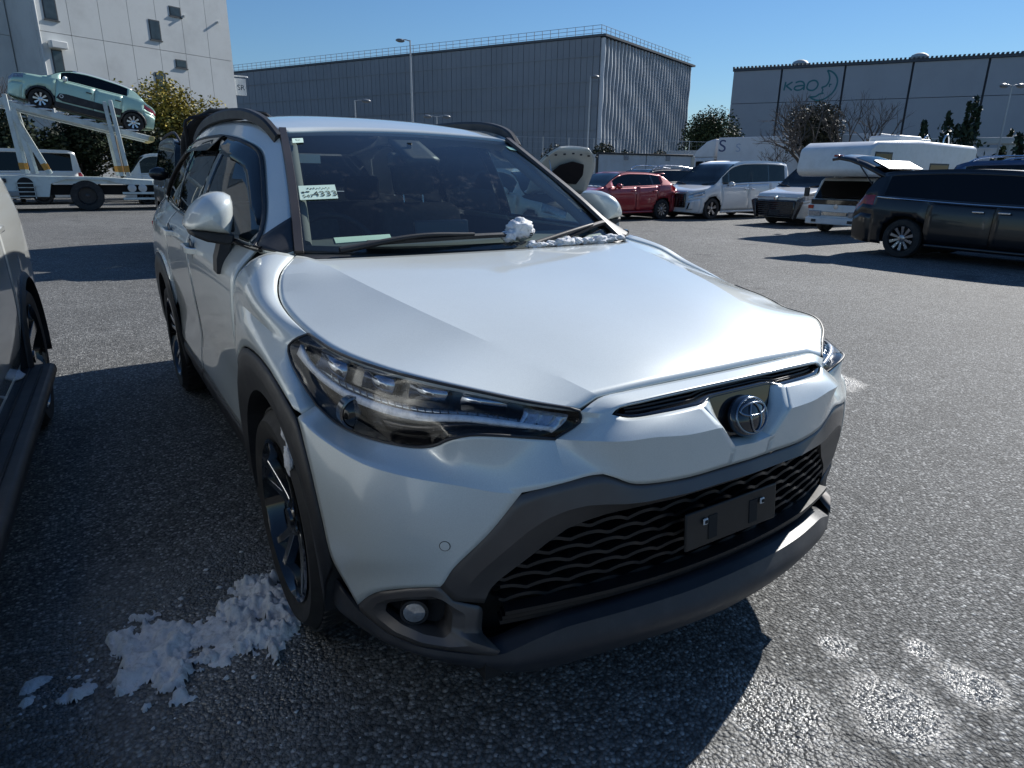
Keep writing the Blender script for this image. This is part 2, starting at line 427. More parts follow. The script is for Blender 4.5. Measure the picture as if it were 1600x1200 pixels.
# ------------------------------------------------------------------ the white crossover in front
def build_wheel(parent, c, s, R=.341, rr=.243, w=.215, spokes=5, twin=True, face=None, dark=None, steer=0.):
    """wheel > tyre, rim, spokes..; axle along x, outer face towards s."""
    h = D.objects.new('wheel', None); COL.objects.link(h); h.parent = parent; h.location = c
    h.rotation_euler = (0, 0, steer + (0 if s > 0 else math.pi)); h.empty_display_size = .1
    w2 = w/2
    ty = lathe('tyre', [(rr-.004, -w2+.02), (rr+.03, -w2), (R-.035, -w2-.004), (R-.008, -w2+.022), (R, -w2+.05), (R, -.012), (R-.008, -.010), (R-.008, -.004), (R, -.002), (R, w2-.05), (R-.008, w2-.022), (R-.035, w2+.004), (rr+.03, w2), (rr-.004, w2-.012)],
               M_RUBBER(), h, 64, closed=True, smooth=30)
    bm = bmesh.new()                                      # tread blocks around the shoulder
    for k in range(72):
        a = 2*math.pi*k/72
        for t in (w2-.045, -w2+.045):
            rot = Matrix.Rotation(a, 3, 'X') @ Matrix.Rotation(.35, 3, 'Z')
            box_bm(bm, Matrix.Rotation(a, 3, 'X') @ Vector((t, 0, R-.001)), (.042, R*2*math.pi/72*.62, .007), rot)
    bmobj('tread', bm, M_RUBBER(), ty)['kind'] = 'stuff'
    rim = lathe('rim', [(rr, w2-.008), (rr+.004, w2-.002), (rr-.008, w2+.001), (rr-.016, w2-.02), (rr-.022, -w2+.04), (rr-.002, -w2+.02)], dark or M_GLOSSBLK(), h, 56)
    lathe('brake_disc', [(.05, .0), (.155, .0), (.155, -.02), (.05, -.02)], simple('brake_iron', (.16, .15, .15), .35, metal=.9), h, 36, closed=True)
    fm = face or simple('machined_alloy', (.42, .43, .45), .22, metal=1., var=.06)
    dk = dark or M_GLOSSBLK()
    for k in range(spokes):
        a = 2*math.pi*k/spokes
        offs = (-.15, .15) if twin else (0,)
        for da in offs:
            bm = bmesh.new()
            r0, r1 = .05, rr-.012
            hw0, hw1 = (.016, .011) if twin else (.03, .035)
            n = 6; rows = []
            for i in range(n+1):
                t = i/n; r = r0+(r1-r0)*t
                ang = da*(.45+.75*t) if twin else 0
                cx = r*math.sin(ang); cz = r*math.cos(ang); hw = hw0+(hw1-hw0)*t
                xo = w2-.038+.026*t**1.5
                rows.append([bm.verts.new((xo-.03, cx-hw*1.2, cz)), bm.verts.new((xo, cx-hw, cz)), bm.verts.new((xo, cx+hw, cz)), bm.verts.new((xo-.03, cx+hw*1.2, cz))])
            for p, q in zip(rows, rows[1:]):
                for j in range(4): bm.faces.new((p[j], p[(j+1) % 4], q[(j+1) % 4], q[j]))
            bm.faces.new(rows[0]); bm.faces.new(rows[-1][::-1])
            bmesh.ops.rotate(bm, verts=bm.verts, cent=(0, 0, 0), matrix=Matrix.Rotation(a, 3, 'X'))
            bmobj('spoke', bm, fm, h, 30, bevel=.002)
    lathe('hub_cap', [(.058, w2-.05), (.056, w2-.03), (.034, w2-.026), (.031, w2-.018), (.0005, w2-.016)], dk, h, 28)
    bm = bmesh.new()
    for k in range(5):
        a = 2*math.pi*(k+.5)/5
        lathe_bm(bm, [(.009, w2-.045), (.009, w2-.028), (.0004, w2-.027)], 8, 'x', (0, .046*math.sin(a), .046*math.cos(a)))
    bmobj('wheel_nuts', bm, M_CHROME(), h, 30)
    return h

def X(pts, s): return [Vector((s*p[0], p[1], p[2])) for p in pts]
CR = [(.375, .128, .877), (.405, .21, .897), (.47, .404, .94), (.545, .649, .985), (.61, .956, 1.03), (.65, 1.19, 1.064), (.655, 1.215, 1.067)]
HE = [(.43, .124, .857), (.52, .185, .872), (.61, .245, .893), (.685, .326, .906), (.745, .483, .906), (.797, .61, .920), (.82, .76, .936), (.83, .92, .963), (.82, 1.05, .992), (.785, 1.15, 1.038), (.70, 1.284, 1.075)]
HLB = [(.845, .643, .782), (.82, .592, .751), (.795, .504, .744), (.76, .391, .753), (.722, .319, .761), (.70, .274, .777), (.69, .232, .803), (.66, .20, .818), (.61, .164, .82), (.545, .147, .808), (.48, .14, .793)]
HLE = [(.82, .76, .936), (.865, .793, .901)]
HLC = [(.865, .793, .901), (.868, .764, .871), (.862, .703, .831), (.845, .643, .782)]
HLT = [(.48, .14, .793), (.425, .126, .827), (.43, .122, .853)]
SH = [(.865, .793, .901), (.880, .92, .918), (.887, 1.09, .930), (.888, 1.25, .937), (.888, 1.385, .942)]
CREST = [(.897, .625, .757), (.868, .50, .737), (.828, .36, .727), (.77, .262, .724), (.692, .190, .715), (.578, .118, .692)]
RS = (.447, .085, .801)
TT = [(.412, .056, .728), (.384, .048, .716), (.346, .038, .697), (.312, .029, .691), (.205, .01, .687), (.065, .001, .690)]
CE = [RS, (.38, .034, .804), (.306, .014, .805), (.226, .001, .798), (.118, -.006, .797)]
AF = [(.897, .625, .757), (.897, .55, .655), (.892, .511, .552), (.882, .493, .446), (.868, .49, .40), (.855, .47, .365), (.845, .427, .333)]
TB = [(.845, .427, .333), (.834, .378, .383), (.819, .337, .416), (.777, .268, .451), (.727, .209, .471)]
TE = [(.578, .118, .692), (.64, .148, .607), (.706, .188, .521), (.722, .204, .480), (.727, .209, .471)]
HSEAM = [(.43, .118, .853), (.375, .124, .873), (.3, .123, .8765), (.18, .121, .877), (0, .119, .877)]
SLT = [(.372, .085, .846), (.355, .086, .858), (.28, .080, .864), (.15, .074, .868), (0, .072, .869)]
SLB = [(.372, .085, .846), (.34, .068, .838), (.25, .048, .840), (.15, .037, .843)]

def body_profile():
    """stations of the body side: y -> levels (x, z)."""
    return {
        1.40: [(.855, .29), (.887, .43), (.884, .60), (.894, .80), (.888, .942), (.868, 1.02), (.800, 1.092)],
        1.80: [(.860, .28), (.889, .42), (.876, .60), (.886, .80), (.889, .952), (.872, 1.03), (.822, 1.098)],
        2.30: [(.862, .28), (.889, .42), (.873, .60), (.884, .80), (.891, .962), (.876, 1.04), (.828, 1.106)],
        2.80: [(.862, .28), (.889, .42), (.877, .60), (.890, .80), (.895, .972), (.878, 1.05), (.828, 1.118)],
        3.20: [(.862, .28), (.891, .42), (.888, .60), (.900, .80), (.899, .985), (.878, 1.065), (.822, 1.132)],
        3.60: [(.862, .30), (.900, .44), (.905, .60), (.909, .80), (.902, .995), (.872, 1.08), (.808, 1.152)],
        4.00: [(.850, .32), (.885, .46), (.898, .60), (.902, .80), (.890, 1.00), (.852, 1.09), (.782, 1.175)],
        4.30: [(.800, .34), (.840, .46), (.858, .60), (.868, .80), (.850, 1.00), (.812, 1.10), (.742, 1.19)],
    }
BP = body_profile(); BY = sorted(BP)
BELT = [(.70, 1.284, 1.075), (.765, 1.33, 1.086)] + [(BP[y][6][0], y, BP[y][6][1]) for y in BY]
ROOFE = [(.70, 1.284, 1.075), (.645, 1.50, 1.222), (.592, 1.73, 1.357), (.545, 1.965, 1.488), (.585, 2.2, 1.53), (.61, 2.6, 1.553), (.62, 3.2, 1.553), (.60, 3.8, 1.515), (.57, 4.2, 1.465), (.55, 4.32, 1.45)]
def curve_at(curve, y):
    pts = [Vector(p) for p in curve]
    for a, b, i in zip(pts, pts[1:], range(99)):
        if y <= b.y or i == len(pts)-2:
            p0 = pts[max(0, i-1)]; p3 = pts[min(len(pts)-1, i+2)]
            t = (y-a.y)/(b.y-a.y)
            def h(k):
                m0 = (b[k]-p0[k])/max(1e-6, b.y-p0.y)*(b.y-a.y); m1 = (p3[k]-a[k])/max(1e-6, p3.y-a.y)*(b.y-a.y)
                return (2*t**3-3*t*t+1)*a[k]+(t**3-2*t*t+t)*m0+(-2*t**3+3*t*t)*b[k]+(t**3-t*t)*m1
            return Vector((h(0), y, h(2)))
def level_at(y, k): return curve_at([(BP[yy][k][0], yy, BP[yy][k][1]) for yy in BY], y)
def side_pt(y, lev):
    """lev 0..6 continuous."""
    P = [level_at(y, k) for k in range(7)]
    i = min(5, int(lev)); t = lev-i
    p0 = P[max(0, i-1)]; p1 = P[i]; p2 = P[i+1]; p3 = P[min(6, i+2)]
    m0 = (p2-p0)*.5; m1 = (p3-p1)*.5
    return p1*(2*t**3-3*t*t+1)+m0*(t**3-2*t*t+t)+p2*(-2*t**3+3*t*t)+m1*(t**3-t*t)
def upper_pt(y, t, out=0.):
    b = curve_at(BELT, y); r = curve_at(ROOFE, y)
    p = b.lerp(r, t); k = min(1., max(0, (y-1.284)/.7))
    p.x += (.028*4*t*(1-t))*k+out; p.z += out*.35
    return p
TW = [(1.40, .0), (1.43, .22), (1.5, .47), (1.6, .62), (1.75, .715), (1.95, .78), (2.2, .83), (2.6, .86), (3.2, .85), (3.5, .80), (3.75, .62), (3.92, .30), (3.98, .0)]
def tw(y):
    for (a, ta), (b, tb) in zip(TW, TW[1:]):
        if y <= b: return ta+(tb-ta)*(y-a)/(b-a) if y >= a else 0
    return 0.
def main_car():
    car = empty('crossover_car', 'pearl white crossover car with grey grille frame, snow on its wipers', 'car')
    PW = M_PEARL(); BK = M_BLACKPL(); GP = M_GREYPL(); VO = M_VOID()
    # hood
    n = 40
    cen = [(0, .122, .88), (0, .2, .908), (0, .4, .956), (0, .65, 1.0), (0, .95, 1.04), (0, 1.185, 1.067)]
    mid = [(.19, .1235, .88), (.205, .203, .907), (.245, .40, .954), (.285, .65, .998), (.315, .955, 1.039), (.335, 1.19, 1.067)]
    cc = [cr(X(CR, -1), n), cr(X(mid, -1), n), cr(cen, n), cr(mid, n), cr(CR, n)]
    grids = [lofts(cc, 7)]
    for s in (-1, 1):
        A = cr(X(CR, s), n); B = cr(X(HE, s), n)
        grids.append(coons(A, B, poly([A[0], B[0]], 12), cr([A[-1], Vector((s*.68, 1.252, 1.074)), B[-1]], 12), (0, 0, -.003)))
    panel('hood', grids, PW, car, .014, .0028, 4)
    # fenders
    for s in (-1, 1):
        top = cr(X(HE[6:], s), 20); sh = cr(X(SH, s), 20)
        rb = cr(X([(.70, 1.284, 1.075), (.765, 1.305, 1.088), (.835, 1.33, 1.058), (.875, 1.36, 1.005), (.888, 1.385, .942)], s), 10)
        fu = coons(top, sh, cr(X(HLE, s), 10), rb, (s*.004, 0, .002))
        bot = poly(X([(.845, .643, .782), (.897, .631, .764), (.904, .734, .802), (.906, .837, .828), (.907, .93, .838), (.907, 1.02, .838), (.907, 1.12, .830), (.907, 1.202, .812), (.905, 1.31, .76), (.90, 1.375, .66)], s), 20)
        fl = coons(sh, bot, cr(X(HLC, s), 12), cr(X([(.888, 1.385, .942), (.897, 1.388, .80), (.90, 1.375, .66)], s), 12), (s*.010, 0, 0))
        panel('front_fender', [fu, fl], PW, car, .012, .002, 28)
    # front bumper with garnish
    grids = []
    for s in (-1, 1):
        g = lambda pts, k: cr(X(pts, s), k)
        hlb = g(HLB+[RS], 34)
        cres = g(CREST[:-1]+[(.60, .130, .699), (.545, .104, .706), (.50, .086, .716), (.443, .065, .728), (.412, .056, .728)], 340)
        k = min(range(len(cres)), key=lambda i: (cres[i]-Vector((s*.578, .118, .70))).length)
        top2 = resample(cres[:k+1], 26); cres = top2+resample(cres[k:], 12)[1:]
        hlb = g(HLB, 33)+poly(X([HLB[-1], RS], s), 5)[1:]
        p1 = coons(hlb, cres, poly(X([(.845, .643, .782), (.897, .631, .764), (.897, .625, .757)], s), 10), poly(X([RS, (.412, .056, .728)], s), 10), (0, .012, -.004))
        te = [top2[-1]]+X(TE[1:], s)
        p2 = coons(top2, g(TB, 26), g(AF, 20), cr(te, 20), (s*.006, -.006, 0))
        hs = g(HSEAM, 24); slt = g(SLT, 24)
        g0 = coons(hs, slt, poly([hs[0], slt[0]], 5), poly([hs[-1], slt[-1]], 5))
        slb = g(SLB, 20); ce = g(CE, 20)
        g1 = coons(slb, ce, poly([slb[0], ce[0]], 6), poly([slb[-1], ce[-1]], 6), (0, -.003, .002))
        tt = g(TT, 20)
        g2 = coons(ce, tt, poly([ce[0], tt[0]], 10), poly(X([(.118, -.006, .797), (.065, -.004, .738), (.065, .001, .690)], s), 10))
        a = poly(X([(.065, -.004, .738), (0, -.007, .734)], s), 6); b = poly(X([(.065, .001, .690), (0, -.001, .690)], s), 6)
        g2b = coons(a, b, poly([a[0], b[0]], 5), poly([a[-1], b[-1]], 5))
        hlt = g(HLT, 6)[::-1]
        hlt[0] = hs[0].copy(); g3 = coons(hlt, poly([slt[0], Vector((s*RS[0], RS[1], RS[2]))], 6), poly([hlt[0], slt[0]], 5), poly([hlt[-1], hlb[-1]], 5))
        # recess walls round the badge
        w1 = ruled(poly(X([(.15, .037, .843), (.118, -.006, .797), (.065, -.004, .738)], s), 12), poly(X([(.112, .050, .850), (.092, .036, .80), (.052, .030, .748)], s), 12), 3)
        w2 = ruled(poly(X([(.065, -.004, .738), (0, -.007, .734)], s), 6), poly(X([(.052, .030, .748), (0, .028, .744)], s), 6), 3)
        grids += [p1, p2, g0, g1, g2, g2b, g3, w1, w2]
    panel('front_bumper', grids, PW, car, .006, .0, 20, merge=6e-4)
    # slot insert and badge pod
    GB = M_GLOSSBLK()
    sl = [cr(X(SLT, -1), 20)+cr(SLT, 20)[::-1][1:], [p+Vector((0, .035, -.012)) for p in cr(X(SLT, -1), 20)+cr(SLT, 20)[::-1][1:]]]
    lo = cr(X(SLB, -1), 14)+poly([(-.15, .037, .843), (-.112, .05, .85), (.112, .05, .85), (.15, .037, .843)], 12)[1:-1]+cr(SLB, 14)[::-1]
    lo = resample(lo, 40)
    sl = [[Vector((p.x*.97, p.y, p.z)) for p in q_] for q_ in sl]; lo = [Vector((p.x*.97, p.y, p.z)) for p in lo]
    panel('upper_slot_insert', [ruled(sl[0], sl[1], 2), ruled(sl[1], [p+Vector((0, .03, .004)) for p in lo], 2), ruled([p+Vector((0, .03, .004)) for p in lo], lo, 2)], GB, car, .002, 0)
    for k in range(3):
        a = resample(sl[0], 40); b = lo
        t = .25+.25*k
        path = [p.lerp(q, t)+Vector((0, .020, -.002)) for p, q in zip(a, b)][2:-2]
        tube('slot_bar', path, .0028, BK, car, 6)
    pod = pyobj('badge_plate', [(-.112, .052, .852), (.112, .052, .852), (.092, .038, .80), (.052, .032, .748), (0, .03, .744), (-.052, .032, .748), (-.092, .038, .80)], [(0, 6, 5, 4, 3, 2, 1)], GB, car)
    bm = bmesh.new(); bmesh.ops.create_uvsphere(bm, u_segments=40, v_segments=20, radius=1)
    for v in bm.verts: v.co = Vector((v.co.x*.062, v.co.y*.026, v.co.z*.050))
    bmesh.ops.rotate(bm, verts=bm.verts, cent=(0, 0, 0), matrix=Matrix.Rotation(rad(-20), 3, 'X'))
    bmesh.ops.translate(bm, verts=bm.verts, vec=(0, .024, .793))
    em = bmobj('emblem', bm, simple('badge_dark_blue', (.012, .018, .028), .05, coat=.8, var=.2), car, 180)
    rot = Matrix.Rotation(rad(-20), 3, 'X')
    def ell(name, cx, cz, a, b, r, dep, mat, arc=(0, 2*math.pi)):
        pts = []
        for k in range(41):
            t = arc[0]+(arc[1]-arc[0])*k/40
            x = cx+a*math.cos(t); z = cz+b*math.sin(t)
            yy = -.026*math.sqrt(max(.02, 1-(x/.062)**2-(z/.050)**2))-dep
            pts.append(rot @ Vector((x, yy, z))+Vector((0, .024, .793)))
        tube(name, pts, r, mat, em, 8)
    silver = simple('badge_silver', (.22, .25, .29), .2, metal=1., var=.05)
    ell('emblem_ring', 0, 0, .053, .042, .0030, .001, silver)
    ell('emblem_crossbar', 0, .015, .042, .0145, .0030, .0012, silver)
    ell('emblem_crossbar', 0, -.004, .018, .034, .0028, .0016, silver)
    # grey trim frame
    grids = []
    O = [(0, .004, .688), (.205, .014, .685), (.312, .033, .689), (.346, .042, .695), (.384, .052, .714), (.412, .060, .726), (.443, .069, .725), (.506, .091, .711), (.545, .107, .704), (.588, .125, .690), (.64, .149, .607), (.706, .192, .521), (.728, .213, .469)]
    Mi = [(0, -.014, .658), (.205, -.004, .655), (.312, .018, .652), (.36, .030, .654), (.41, .045, .660), (.45, .058, .662), (.49, .073, .655), (.53, .090, .638), (.565, .108, .610), (.60, .128, .572), (.65, .160, .513), (.685, .186, .455), (.70, .200, .43)]
    I = [(0, .030, .622), (.2, .040, .620), (.328, .063, .617), (.38, .076, .613), (.414, .086, .606), (.44, .094, .599), (.465, .104, .588), (.50, .122, .558), (.538, .140, .522), (.575, .155, .492), (.603, .166, .469), (.622, .175, .446), (.632, .181, .41)]
    for s in (-1, 1):
        o_, m_, i_ = [poly(X(q, s), 48) for q in (O, Mi, I)]
        deep = [p+Vector((0, .055, -.004)) for p in i_]
        grids += [ruled(o_, m_, 3), ruled(m_, i_, 3), ruled(i_, deep, 2)]
    panel('grille_frame', grids, GP, car, .004, .0, 22)
    # fog lamp surrounds
    for s in (-1, 1):
        outer = poly(X([(.727, .213, .469), (.777, .270, .449), (.819, .339, .414), (.834, .380, .381), (.845, .427, .333), (.842, .418, .318), (.809, .322, .304), (.763, .246, .303), (.679, .169, .302), (.632, .131, .300), (.618, .126, .316), (.638, .184, .332), (.634, .183, .40), (.70, .200, .43)], s), 64)
        hole = poly(X([(.722, .225, .428), (.772, .285, .408), (.803, .338, .378), (.806, .345, .352), (.785, .297, .338), (.752, .248, .330), (.718, .212, .330), (.704, .206, .345), (.698, .208, .39), (.708, .213, .42), (.722, .225, .428)], s), 64)
        # align the two rings by angle
        c0 = Vector((s*.755, .26, .375))
        def ang(p): return math.atan2(p.z-c0.z, s*(p.x-c0.x))
        def byang(ring):
            q = ring[:-1] if (ring[0]-ring[-1]).length < 1e-6 else ring
            return sorted(q, key=ang)
        def atang(ring, a):
            q = byang(ring); m = len(q); best = None
            for i in range(m):
                p1_, p2_ = q[i], q[(i+1) % m]; a1, a2 = ang(p1_), ang(p2_)
                if a2 < a1: a2 += 2*math.pi
                aa = a if a >= a1 else a+2*math.pi
                if a1 <= aa <= a2: return p1_.lerp(p2_, (aa-a1)/max(1e-9, a2-a1))
            return q[0]
        N = 72
        ro = [atang(outer, -math.pi+2*math.pi*k/N) for k in range(N)]; ro.append(ro[0])
        rh = [atang(hole, -math.pi+2*math.pi*k/N) for k in range(N)]; rh.append(rh[0])
        rm = [a.lerp(b, .55)+Vector((s*.006, -.008, 0)) for a, b in zip(ro, rh)]
        rd = [p+Vector((-s*.012, .06, .0)) for p in rh]
        panel('fog_lamp_surround', [ruled(ro, rm, 2), ruled(rm, rh, 2), ruled(rh, rd, 2)], GP, car, .003, 0, 30)
        cyl = lathe('fog_lamp', [(.027, .03), (.027, .0), (.025, -.003), (.014, -.006), (.0, -.007)], simple('fog_lens', (.5, .52, .54), .08, metal=.6, var=.3, scale=90), car, 28, axis='y')
        cyl.location = (s*.757, .288, .366); cyl.rotation_euler = (0, 0, s*.5)
        pyobj('fog_recess', [rd[k] for k in range(N)], [tuple(range(N))], VO, car)
        fz = lathe('fog_bezel', [(.033, .03), (.033, -.002), (.0275, -.003), (.0275, .02)], BK, car, 28, axis='y')
        fz.location = cyl.location; fz.rotation_euler = cyl.rotation_euler
        # parking sensor
        for nm_, pr_, mt_ in (('parking_sensor', [(.0105, .012), (.0105, -.0015), (.0, -.002)], PW), ('sensor_ring', [(.0122, .012), (.0122, -.0010), (.0106, -.0010), (.0106, .010)], BK)):
            ps = lathe(nm_, pr_, mt_, car, 20, axis='y'); ps.location = (s*.7205, .1955, .578); ps.rotation_euler = (0, 0, s*.62)
    # lower grille
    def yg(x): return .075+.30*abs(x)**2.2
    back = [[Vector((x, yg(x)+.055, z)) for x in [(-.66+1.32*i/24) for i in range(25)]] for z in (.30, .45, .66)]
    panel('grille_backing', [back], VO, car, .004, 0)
    wm = simple('grille_black', (.008, .0085, .010), .42, var=.2, scale=20)
    rows = 9
    for r in range(rows):
        z0 = .628-.0265*r
        wl = .098; ph = 0 if r % 2 == 0 else wl/2
        xm = .60-.012*max(0, 3-r)*3
        path = []; k0 = -14
        bm = bmesh.new(); rr_ = []
        xs = []
        nx = 96
        for i in range(nx+1):
            x = -xm+2*xm*i/nx
            f = ((x+ph) % wl)/wl
            tri = abs(f-.5)*2            # 0 centre .. 1 ends
            z = z0-.017*(tri**1.6)+.010
            dep = .010*(1-tri)
            y = yg(x)-dep
            rr_.append([bm.verts.new((x, y, z+.0045)), bm.verts.new((x, y-.001, z-.0035)), bm.verts.new((x, y+.038, z-.009)), bm.verts.new((x, y+.038, z+.001))])
        for p, q in zip(rr_, rr_[1:]):
            for j in range(4): bm.faces.new((p[j], p[(j+1) % 4], q[(j+1) % 4], q[j]))
        bm.faces.new(rr_[0]); bm.faces.new(rr_[-1][::-1])
        row = bmobj('grille_wave', bm, wm, car, 30)
    # number-plate bracket
    def rotp(p, c, a):
        return c+Matrix.Rotation(a, 3, 'X') @ (Vector(p)-c)
    pc = Vector((.0, .03, .522))
    bk = simple('bracket_black', (.009, .009, .010), .5, var=.2, dirt=((.05, .05, .05), 9, .2))
    br = Matrix.Rotation(rad(-6), 3, 'X')
    bm = bmesh.new(); box_bm(bm, pc, (.335, .008, .098), br)
    plate = bmobj('plate_bracket', bm, bk, car, bevel=.004)
    for s in (-1, 1):
        box('bracket_recess', pc+Vector((s*.075, -.005, -.004)), (.032, .003, .062), VO, plate, .003, br)
        box('bracket_recess', pc+Vector((s*.060, -.0055, -.030)), (.052, .003, .022), VO, plate, .003, br)
        box('bracket_clip', pc+Vector((s*.105, -.0065, .018)), (.016, .004, .016), simple('white_clip', (.7, .7, .7), .5), plate, .002, br)
        box('clip_hole', pc+Vector((s*.105, -.0092, .018)), (.008, .003, .008), VO, plate, .0, br)
    # lower bars
    for k in range(3):
        z = .415-.020*k
        path = [Vector((x, yg(x)-.012+.012*k+.05*max(0, abs(x)-.35), z-.12*max(0, abs(x)-.30)**1.5)) for x in [(-.59+1.18*i/30) for i in range(31)]]
        sweep('lower_bar', path, [(-.004, -.004), (.030, -.006), (.030, .004), (-.004, .005)], wm, car)
    # dark lip
    LT = [(0, -.002, .378), (.14, .002, .377), (.288, .022, .373), (.40, .052, .362), (.483, .079, .35), (.559, .108, .322), (.62, .130, .300), (.679, .169, .300), (.763, .246, .301), (.809, .322, .302), (.842, .418, .316), (.858, .50, .335), (.868, .60, .345)]
    LM = [(0, -.022, .325), (.14, -.016, .325), (.288, .006, .322), (.40, .038, .31), (.483, .065, .298), (.559, .098, .278), (.62, .128, .272), (.69, .175, .282), (.768, .246, .285), (.815, .325, .286), (.848, .42, .292), (.866, .50, .30), (.876, .60, .31)]
    LB = [(0, .012, .258), (.139, .018, .260), (.30, .042, .255), (.40, .068, .246), (.468, .090, .236), (.566, .131, .226), (.63, .160, .240), (.708, .21, .258), (.776, .286, .266), (.819, .368, .264), (.855, .485, .262), (.868, .53, .268), (.874, .60, .28)]
    LU = [(p[0]*.94, p[1]+.20, p[2]-.035) for p in LB]
    cs = []
    for q in (LT, LM, LB):
        half = cr(q, 40); cs.append(mir(half)[::-1]+half[1:])
    und = cr(LU, 40); und = mir(und)[::-1]+und[1:]
    inn = [p+Vector((0, .05, .012)) for p in cs[0]]
    lipm = simple('lip_blue_grey_plastic', (.030, .033, .040), .48, var=.12, scale=5, dirt=((.16, .15, .14), 7, .25))
    panel('front_lip', [ruled(inn, cs[0], 2), lofts(cs, 5), ruled(cs[2], und, 2)], lipm, car, .004, 0, 40)
    # wheel-arch cladding
    for s in (-1, 1):
        for (yc, oc, nm) in ((.93, None, 'front'), (3.575, None, 'rear')):
            outer = []; inner = []; deep = []; mid_ = []
            N = 44
            if nm == 'front':
                oc = poly([(.868, .575, .345), (.876, .50, .40), (.884, .496, .446), (.894, .513, .552), (.899, .552, .655), (.901, .627, .760), (.906, .734, .800), (.908, .837, .826), (.909, .93, .836), (.909, 1.02, .836), (.909, 1.12, .828), (.909, 1.202, .810), (.907, 1.31, .758), (.902, 1.377, .66), (.898, 1.398, .56), (.890, 1.402, .43), (.87, 1.41, .30)], N)
            else:
                oc = poly([(.88, 3.07, .30), (.892, 3.10, .43), (.905, 3.12, .60), (.912, 3.19, .74), (.914, 3.32, .825), (.915, 3.46, .858), (.915, 3.60, .864), (.914, 3.74, .850), (.912, 3.87, .80), (.907, 3.98, .72), (.90, 4.04, .60), (.89, 4.06, .44), (.87, 4.07, .34)], N)
            for i, p in enumerate(oc):
                if nm == 'front':
                    a = rad(218)-rad(256)*i/N        # front-bottom over the top to rear-bottom (angle about axle, from +y)
                    a = math.pi-a+math.pi
                    th = rad(-38)+rad(256)*i/N
                    q = Vector((p.x+.006, yc-.385*math.cos(th), .338+.398*math.sin(th)))
                else:
                    th = rad(-12)+rad(204)*i/N
                    q = Vector((p.x+.006, yc-.392*math.cos(th), .338+.405*math.sin(th)))
                outer.append(Vector((s*p.x, p.y, p.z))); inner.append(Vector((s*(p.x if i < 4 else min(p.x+.004, .918)), q.y, max(.25, q.z))))
                mid_.append((outer[-1].lerp(inner[-1], .35))+Vector((s*.012, 0, 0)))
                deep.append(inner[-1]+Vector((-s*.13, 0, 0)))
            panel('wheel_arch_cladding', [ruled(outer, mid_, 2), ruled(mid_, inner, 3), ruled(inner, deep, 3)], BK, car, .003, .0, 45, outref=Vector((0, yc, .3)))
            # liner
            lin = [[Vector((s*x, yc-.42*math.cos(rad(-30+240*k/24)), .338+.42*math.sin(rad(-30+240*k/24)))) for k in range(25)] for x in (.80, .52)]
            panel('wheel_arch_liner', [lin, [lin[1], [Vector((s*.50, yc, .4))]*25]], VO, car, .004, 0, 60)
    # doors
    def sgrid(y0, y1, l0, l1, ny, nl, s):
        return [[Vector((s*p.x, p.y, p.z)) for p in [side_pt(y0+(y1-y0)*i/ny, l0+(l1-l0)*j/nl) for i in range(ny+1)]] for j in range(nl+1)]
    handle_m = PW
    for s in (-1, 1):
        for y0, y1, nm in ((1.392, 2.425, 'front_door'), (2.43, 3.16, 'rear_door')):
            G = sgrid(y0, y1, 1.02, 6.0, 24, 30, s)
            if nm == 'rear_door':          # trailing edge follows the arch
                for row in G:
                    pass
            d = panel(nm, [G], PW, car, .012, .0025, 50)
            lowg = sgrid(y0, y1, .45, 1.0, 16, 4, s)
            lowg = [[p+Vector((s*.007*math.sin(math.pi*j/4), 0, 0)) for p in row] for j, row in enumerate(lowg)]
            panel('door_cladding', [lowg], BK, d, .012, .002, 40, outref=CARC)
            yh = y1-.155; zl = side_pt(yh, 4.55)
            path = cr([(s*(zl.x-.004), yh-.10, zl.z-.004), (s*(zl.x+.026), yh-.085, zl.z), (s*(zl.x+.032), yh, zl.z+.004), (s*(zl.x+.028), yh+.07, zl.z+.006), (s*(zl.x-.002), yh+.09, zl.z+.006)], 16)
            sweep('door_handle', path, [(-.006, -.011), (.004, -.013), (.008, 0), (.004, .013), (-.006, .011)], handle_m, d, 50)
            rec = lathe('handle_recess', [(.045, -.004), (.043, .001), (.03, -.003), (.0, -.006)], simple('recess_grey', (.2, .21, .22), .4), d, 24, axis='x', c=(s*(zl.x+.001), yh, zl.z))
            if s < 0: rec.scale = (1, 1, 1)
        panel('sill', [sgrid(1.41, 3.10, 0.0, .46, 20, 4, s), [[p+Vector((-s*.10*k, 0, -.02*k)) for p in sgrid(1.41, 3.10, 0, .46, 20, 4, s)[0]] for k in (1, 0)]], BK, car, .004, 0, 50)
        # rear quarter
        arch = poly(X([(.905, 3.165, .60), (.912, 3.20, .745), (.914, 3.32, .828), (.915, 3.46, .861), (.915, 3.60, .867), (.914, 3.74, .853), (.912, 3.87, .803), (.907, 3.985, .72), (.90, 4.045, .60)], s), 28)
        bl = [Vector((s*p.x, p.y, p.z)) for p in [side_pt(3.165+(4.30-3.165)*i/28, 6) for i in range(29)]]
        shd = [Vector((s*p.x, p.y, p.z)) for p in [side_pt(3.165+(4.30-3.165)*i/28, 4) for i in range(29)]]
        fr = [Vector((s*p.x, p.y, p.z)) for p in [side_pt(3.165, 4-(4-2)*j/12) for j in range(13)]]
        rr_ = cr([shd[-1], Vector((s*.88, 4.22, .82)), arch[-1]], 12)
        fr[-1] = arch[0]
        up = sgrid(3.165, 4.30, 4, 6, 28, 10, s)
        panel('rear_quarter_panel', [coons(shd, arch, fr, rr_), up], PW, car, .012, .002, 40)
        # upper frame: pillars and roof side
        ys = [1.30+.02*i for i in range(6)]+[1.43+.05*i for i in range(58)]
        ys = [y for y in ys if y <= 4.30]+[4.30]
        G = []
